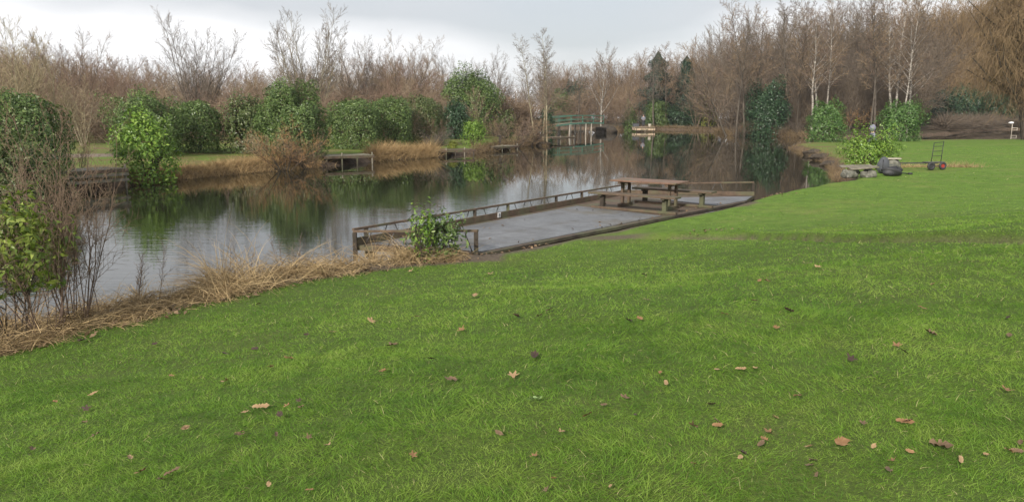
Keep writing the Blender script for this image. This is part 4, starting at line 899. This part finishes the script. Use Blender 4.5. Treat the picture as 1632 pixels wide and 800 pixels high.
# ------------------------------------------------------------------ people
def skin(name, verts, edges, rad, m, parent, root=0, sub=2):
    me = bpy.data.meshes.new(name); me.from_pydata([tuple(v) for v in verts], edges, []); o = link(name, me, m, parent)
    md = o.modifiers.new('skin', 'SKIN'); 
    if not me.skin_vertices: 
        bm = bmesh.new(); bm.from_mesh(me); bm.verts.layers.skin.verify(); bm.to_mesh(me); bm.free()
    for i, r in enumerate(rad):
        s = me.skin_vertices[0].data[i]; s.radius = (r, r) if not isinstance(r, tuple) else r; s.use_root = (i == root)
    md.use_smooth_shade = True; s_ = o.modifiers.new('sub', 'SUBSURF'); s_.levels = sub; s_.render_levels = sub; return o
def person(loc, rz, label, jacket, hood=False, lean=0.0, arm='rod', scale=1.0):
    e = empty('person', loc, rz, label, 'person'); e.scale = (scale,) * 3
    V = [(0, 0, .95), (0, -.01, 1.15), (0, lean * .3, 1.35), (0, lean * .5, 1.47), (0, lean * .7, 1.56), (0, lean * .9 + .01, 1.66), (0, lean + .0, 1.74)]
    Rr = [(.15, .11), (.14, .10), (.17, .11), (.06, .06), (.055, .055), (.085, .10), (.06, .07)]; E = [(i, i + 1) for i in range(6)]
    for s in (-1, 1):
        b = len(V); V += [(s * .10, 0, .88), (s * .11, .02, .50), (s * .12, -.01, .09), (s * .13, .13, .04)]; Rr += [.095, .06, .045, .04]; E += [(0, b), (b, b + 1), (b + 1, b + 2), (b + 2, b + 3)]
        b = len(V); hx = s * .24
        V += [(s * .19, lean * .4, 1.40), (s * .27, .0 + lean * .3, 1.14), (s * .20, .26 + lean * .3, 1.08), (s * .18, .34 + lean * .3, 1.09)]; Rr += [.06, .045, .033, .03]; E += [(2, b), (b, b + 1), (b + 1, b + 2), (b + 2, b + 3)]
        for f in range(5):
            c = len(V); ox = (f - 2) * .02; V += [(s * .18 + ox, .375 + lean * .3, 1.09 - .004 * abs(f - 2)), (s * .18 + ox * 1.1, .40 + lean * .3 - (.03 if f == 0 else 0), 1.065), (s * .18 + ox, .39 + lean * .3, 1.045)]; Rr += [.009, .009, .008]; E += [(b + 3, c), (c, c + 1), (c + 1, c + 2)]
    skin('body', V, E, Rr, M['skin'], e)
    # jacket and trousers follow the same joints, a little larger
    J = [(0, 0, .88), (0, -.01, 1.12), (0, lean * .3, 1.36), (0, lean * .5, 1.48)]; JR = [(.19, .145), (.185, .14), (.20, .14), (.09, .09)]; JE = [(0, 1), (1, 2), (2, 3)]
    for s in (-1, 1):
        b = len(J); J += [(s * .20, lean * .4, 1.40), (s * .28, lean * .3, 1.14), (s * .20, .24 + lean * .3, 1.08)]; JR += [.085, .068, .052]; JE += [(2, b), (b, b + 1), (b + 1, b + 2)]
    skin('jacket', J, JE, JR, M[jacket], e)
    T = [(0, 0, .93)]; TR = [(.16, .12)]; TE = []
    for s in (-1, 1): b = len(T); T += [(s * .10, 0, .86), (s * .11, .02, .50), (s * .12, -.01, .10)]; TR += [.11, .08, .065]; TE += [(0, b), (b, b + 1), (b + 1, b + 2)]
    skin('trousers', T, TE, TR, M['trousers'], e)
    for s in (-1, 1): MB().blob((s * .125, .06, .05), (.055, .15, .055), 2, .02).build('shoe', M['black'], e)
    if hood: MB().blob((0, lean - .03, 1.69), (.125, .13, .155), 5, .04).build('hood', M[jacket], e)
    else: MB().blob((0, lean - .025, 1.74), (.098, .11, .10), 5, .04).build('hair', M['hair'], e)
    hd = lean
    for s in (-1, 1):
        MB().blob((s * .034, hd + .098, 1.69), (.012, .008, .007), 1, 0, 2).build('eye', M['black'], e)
        MB().blob((s * .092, hd + .01, 1.68), (.012, .022, .032), 1, .05, 2).build('ear', M['skin'], e)
    MB().blob((0, hd + .112, 1.665), (.013, .02, .022), 1, .05, 2).build('nose', M['skin'], e); MB().blob((0, hd + .095, 1.625), (.025, .008, .006), 1, .0, 2).build('mouth', M['red'], e)
    return e
D_ = 38.2; x_ = xat(1394, D_); person((x_, D_, gz(x_, D_)), R(78), 'angler in a hooded grey-lilac jacket standing behind the bright green bush', 'jacket_grey', True, .10, scale=1.1)
a = onz(1027, 210.5); person((a.x, a.y + 1.3, max(.2, zat(203, a.y))), R(172), 'angler in a dark grey jacket standing on the pale dock', 'jacket_dark', False, .05, scale=1.12)
e = empty('tackle_box', (a.x - 1.2, a.y + 1.2, zat(203, a.y)), .2, 'dark tackle box on the pale dock left of the angler', 'box'); MB().box((0, 0, .3), (.9, .6, .5), bev=.04).build('case', M['charcoal'], e); MB().box((0, 0, .58), (.94, .64, .06), bev=.02).build('lid', M['black'], e)
e = empty('bucket', (a.x + 1.0, a.y + 1.0, zat(203, a.y)), .2, 'pale bucket on the dock right of the angler', 'bucket'); MB().tube([(0, 0, 0), (0, 0, .5)], [.2, .28], 12).build('pail', M['post_pale'], e); MB().tube([(-.26, 0, .48), (-.1, 0, .72), (.1, 0, .72), (.26, 0, .48)], .02, 6).build('handle', M['black'], e)

# ------------------------------------------------------------------ foreground plants on the left
def nearbush(name, label, px0, px1, ytop, D, m, leaf, cov, z0=None, depth=None, lump=.25, cat='bush', sb=0.0):
    g = Vector((0, 0, z0)) if z0 is not None else None
    x = xat((px0 + px1) / 2, D, 400)
    return bush(name, label, px0, px1, ytop, 400, m, D=D, leaf=leaf, cov=cov, g=g, depth=depth, lump=lump, cat=cat, asp=.38, sr=.25, sb=sb)
nearbush('laurel_bush', 'leafy young laurel at the near corner of the platform', 652, 732, 340, 13.9, 'laurel', .10, 3.6, z0=.36)
nearbush('laurel_shoot', 'bright laurel shoots rising left of the young laurel', 655, 690, 336, 13.6, 'laurel_bright', .09, 1.4, z0=.36)
nearbush('laurel_bush', 'bright yellow-green laurel branches reaching in at the left edge', -80, 60, 334, 8.5, 'laurel_yellow', .105, 4.2, z0=1.0, depth=1.0, lump=.26, sb=-.5)
def saplings(px, D, ytop, v, twig, label, name='bare_shrub', stems=7, lean=.3, seed=1, rmin=.003, rb=.011):
    x = xat(px, D, 350); z = max(.05, gz(x, D)); H = (zat(ytop, D) - z) * 1.05
    P = PP(levels=3, seg=(8, 5, 3), n=(12, 6), t0=(.25, .15), ang=(34, 38), lr=(.34, .42), trop=(.03, .05, .02), wob=(.06, .12, .18), rmin=rmin, limbs=False)
    rr = random.Random(seed); outp = [[] for _ in range(6)]
    for s in range(stems):
        a = rr.uniform(0, 6.28); grow(rr, outp, Vector((math.cos(a) * .12, math.sin(a) * .12, -.05)), Vector((math.cos(a) * lean * rr.random(), math.sin(a) * lean * rr.random(), 1)), H * rr.uniform(.6, 1.05), rb * rr.uniform(.6, 1.2), 0, P)
    e = empty(name, (x, D, z), 0, label, 'shrub'); tv, tf = tubes(outp[0], 5); link('stems', fastmesh('stems', tv, tf, np.zeros(len(tv)), True), M['twig_brown'], e)
    cv, cf = tubes(outp[1] + outp[2], 3); link('twigs', fastmesh('twigs', cv, cf, np.full(len(cv), .4)), M[twig], e); return e
saplings(105, 9.6, 205, 1, 'twig_brown', 'tall bare multi-stemmed shrub in the reeds at the left', stems=16, seed=4, rb=.009)
saplings(60, 9.0, 250, 1, 'twig_brown', 'bare twiggy shrub behind the laurel branches at the left edge', stems=16, seed=5, lean=.6, rb=.008)
saplings(20, 10.5, 230, 1, 'twig_red', 'bare shrub at the far left edge of the reeds', stems=14, seed=15, lean=.6, rb=.008)
saplings(148, 10.2, 300, 1, 'twig_grey', 'single thin bare sapling right of the tall shrub', stems=1, seed=6, lean=.2, name='sapling')
saplings(205, 10.9, 400, 1, 'twig_grey', 'short bare sapling in the reeds by open water', stems=3, seed=7, lean=.5, name='sapling')
saplings(235, 10.9, 385, 1, 'twig_grey', 'thin bare sapling nearest the flattened reeds', stems=1, seed=8, lean=.5, name='sapling')
saplings(455, 14.0, 375, 1, 'twig_grey', 'sparse twigs above the middle of the reed belt', stems=4, seed=9, lean=.5, name='sapling')
saplings(375, 12.8, 352, 1, 'twig_grey', 'sparse twigs above the tallest reed tussock', stems=3, seed=10, lean=.4, name='sapling')
g = ground(45, 497); e = MB().blob((0, 0, .06), (.05, .15, .05), 71, .1).build('cut_log', M['bark_pale'], None); e.location = (g.x, g.y, g.z + .1); e.rotation_euler = (R(25), 0, R(30)); tag(e, 'pale cut log end in the reeds under the tall shrub', 'log')

# ------------------------------------------------------------------ fallen leaves
def leafmesh(kind, seed):
    rr = random.Random(seed); n = 22; bm = bmesh.new(); c = bm.verts.new((0, 0, .1)); ring = []
    for i in range(n):
        a = 2 * math.pi * i / n
        r = {'oval': .5 * (1 - .55 * abs(math.sin(a)) + .06 * math.cos(9 * a)), 'lobed': .5 * (.68 + .30 * math.cos(5 * a)), 'curled': .5 * (.85 - .35 * abs(math.sin(a)) + .13 * math.cos(7 * a))}[kind] * rr.uniform(.86, 1.1)
        x, y = math.cos(a) * r, math.sin(a) * r; cu = {'oval': .9, 'lobed': .9, 'curled': 2.0}[kind]
        ring.append(bm.verts.new((x, y, cu * y * y + .3 * cu * x * x + rr.uniform(-.06, .06))))
    c.co.z = 0
    for i in range(n): bm.faces.new((c, ring[i], ring[(i + 1) % n]))
    s = [bm.verts.new((.45, -.012, .03)), bm.verts.new((.45, .012, .03)), bm.verts.new((.8, 0, .1))]; bm.faces.new(s)
    me = bpy.data.meshes.new('fallen_leaf'); bm.to_mesh(me); bm.free(); a = me.attributes.new('rnd', 'FLOAT', 'POINT')
    for i in range(len(me.vertices)): a.data[i].value = rr.random()
    for p in me.polygons: p.use_smooth = True
    return me
LM = {}
def leaf(px, py, wpx, kind, m, label, group=None, seed=0):
    k = (kind, m, seed % 3)
    if k not in LM: LM[k] = leafmesh(kind, 5 + seed % 3); LM[k].materials.append(M[m])
    g = ground(px, py); o = bpy.data.objects.new('fallen_leaf', LM[k]); C.objects.link(o); rr = random.Random(px * 7 + py)
    o.location = (g.x, g.y, g.z + .03); s = wpx / F * g.y * 1.3; o.scale = (s, s, s); o.rotation_euler = (rr.uniform(-.1, .75), rr.uniform(-.3, .3), rr.uniform(0, 6.28)); tag(o, label, 'leaf', group)
leaf(852, 573, 21, 'curled', 'leaf_dark', 'dark brown curled leaf lying alone in the middle of the lawn')
leaf(853, 647, 24, 'lobed', 'leaf_green', 'pale green lobed leaf on the lawn')
leaf(1497, 721, 34, 'curled', 'leaf_brown', 'large grey-brown crumpled leaf at the lower right of the lawn')
leaf(1339, 717, 27, 'curled', 'leaf_orange', 'folded russet leaf left of the large crumpled leaf')
leaf(1213, 716, 18, 'oval', 'leaf_brown', 'round brown leaf left of the folded russet leaf')
leaf(1061, 619, 13, 'oval', 'leaf_tan', 'narrow pale tan leaf standing on edge in the lawn')
leaf(1180, 597, 15, 'oval', 'leaf_tan', 'round pale tan leaf right of the narrow one')
leaf(1271, 640, 16, 'oval', 'leaf_orange', 'reddish oval leaf below the round tan leaf')
leaf(1134, 657, 12, 'curled', 'leaf_dark', 'small black curled leaf right of centre')
leaf(735, 532, 13, 'lobed', 'leaf_orange', 'small orange lobed leaf above the grey-brown leaf')
leaf(818, 606, 18, 'lobed', 'leaf_tan', 'tan lobed leaf below the dark curled leaf')
leaf(719, 612, 21, 'oval', 'leaf_brown', 'flat brown leaf left of the tan lobed leaf')
leaf(626, 556, 18, 'lobed', 'leaf_brown', 'grey-brown ragged leaf on the left half of the lawn')
leaf(429, 782, 13, 'oval', 'leaf_tan', 'round pale leaf near the bottom edge, left of centre')
leaf(851, 735, 14, 'lobed', 'leaf_orange', 'orange lobed leaf near the bottom centre')
leaf(895, 700, 12, 'lobed', 'leaf_tan', 'small tan leaf above the bottom centre orange leaf')
leaf(1482, 540, 20, 'curled', 'leaf_brown', 'brown curled leaf in a dark tuft at the right')
leaf(1257, 501, 15, 'curled', 'leaf_dark', 'thin dark leaf at the upper middle of the right lawn')
leaf(1155, 508, 11, 'oval', 'leaf_tan', 'small pale leaf left of the thin dark leaf')
leaf(1608, 541, 14, 'oval', 'leaf_brown', 'upright brown leaf near the right edge')
leaf(275, 764, 22, 'oval', 'leaf_brown', 'brown leaf half sunk in grass near the bottom left')
leaf(416, 657, 22, 'oval', 'leaf_tan', 'long tan leaf on the lower left lawn')
leaf(76, 544, 20, 'oval', 'leaf_tan', 'pale leaf at the edge of the reeds on the left')
leaf(52, 724, 14, 'curled', 'leaf_brown', 'dark reddish leaf at the lower left edge')
leaf(1143, 688, 15, 'oval', 'leaf_orange', 'orange oval leaf above the round brown leaf')
leaf(1105, 690, 16, 'lobed', 'leaf_brown', 'ragged brown leaf next to the orange oval one')
leaf(1441, 681, 22, 'oval', 'leaf_orange', 'long orange-brown leaf above the large crumpled leaf')
leaf(1295, 748, 18, 'oval', 'leaf_brown', 'brown leaf below the folded russet leaf'); leaf(1415, 760, 20, 'oval', 'leaf_brown', 'brown leaf below the large crumpled leaf')
leaf(1182, 734, 16, 'curled', 'leaf_dark', 'dark leaf below the round brown leaf'); leaf(1626, 716, 14, 'curled', 'leaf_brown', 'brown leaf cut by the right edge of the view')
rr = random.Random(99)
cl = [('leaf_brown', 'small brown fallen leaf scattered on the lawn', 'scattered brown leaves'), ('leaf_tan', 'tiny pale fallen leaf scattered on the lawn', 'scattered pale leaves'), ('leaf_dark', 'tiny dark fallen leaf scattered on the lawn', 'scattered dark leaves'), ('leaf_orange', 'tiny orange fallen leaf scattered on the lawn', 'scattered orange leaves')]
for i in range(90):
    while True:
        px = rr.uniform(20, 1620); py = 400 + 395 * rr.random() ** .8
        if py > 560 - px * .23 and py > 405: break
    c_ = rr.choice(cl); leaf(px, py, rr.uniform(7, 13) * (.6 + py / 900), rr.choice(['oval', 'lobed', 'curled']), c_[0], c_[1], c_[2], i)
# litter: uncountable leaves along the reed foot and the platform corner
rg = np.random.RandomState(8); P = []
s = rg.uniform(.5, cum[-1], 420); c = along(s) + np.array([.73, -.68]) * (rg.random(420)[:, None] ** 1.5 * .45 - .1); q2 = np.stack([rg.normal(8.2, .45, 60), rg.normal(25.3, .3, 60)], -1); q3 = np.stack([rg.normal(CXM + .3, .5, 26), rg.normal(_c[1].y, .1, 26)], -1)
q4 = rg.uniform(0, .2, (40, 1)) * np.array([7.2, 8.7]) + np.array([-.5, 14.2]) + rg.normal(0, .12, (40, 2))
kd = rg.random((46, 2)); kd[:, 1] = np.where(rg.random(46) < .5, rg.normal(.94, .03, 46), rg.random(46)); dl = np.array([list(lerp(lerp(cA, cE, .05 + .85 * a_), lerp(cB, cC, .05 + .85 * a_), float(np.clip(b_, .05, .98))))[:2] for a_, b_ in kd])
c = np.concatenate([c, q2, q3, q4, dl]); h = np.maximum(height(c[:, 0], c[:, 1]), .02) + .03; h[-46:] = DZ + .035; P = np.stack([c[:, 0], c[:, 1], h], -1); N = np.array([0, 0, 1.]) + rg.normal(0, .4, P.shape)
V, Fc, rv = leaves(P, N, .085, rg, .6); tag(link('leaf_litter', fastmesh('leaf_litter', V, Fc, rv), M['leaf_brown']), 'drift of brown and orange dead leaves along the foot of the reeds', 'leaf litter', kind='stuff')

# ------------------------------------------------------------------ thin winter haze
hz = MB(); hz.box((30, 130, 24), (690, 420, 52)); hm = bpy.data.materials.new('haze'); hm.use_nodes = True; t = hm.node_tree; t.nodes.clear()
o = t.nodes.new('ShaderNodeOutputMaterial'); v = t.nodes.new('ShaderNodeVolumePrincipled'); v.inputs['Density'].default_value = .00018; v.inputs['Color'].default_value = (.93, .95, 1, 1)
t.links.new(v.outputs[0], o.inputs['Volume']); tag(hz.build('haze', hm), 'thin pale winter haze over the pond and the woods', 'haze', kind='stuff')
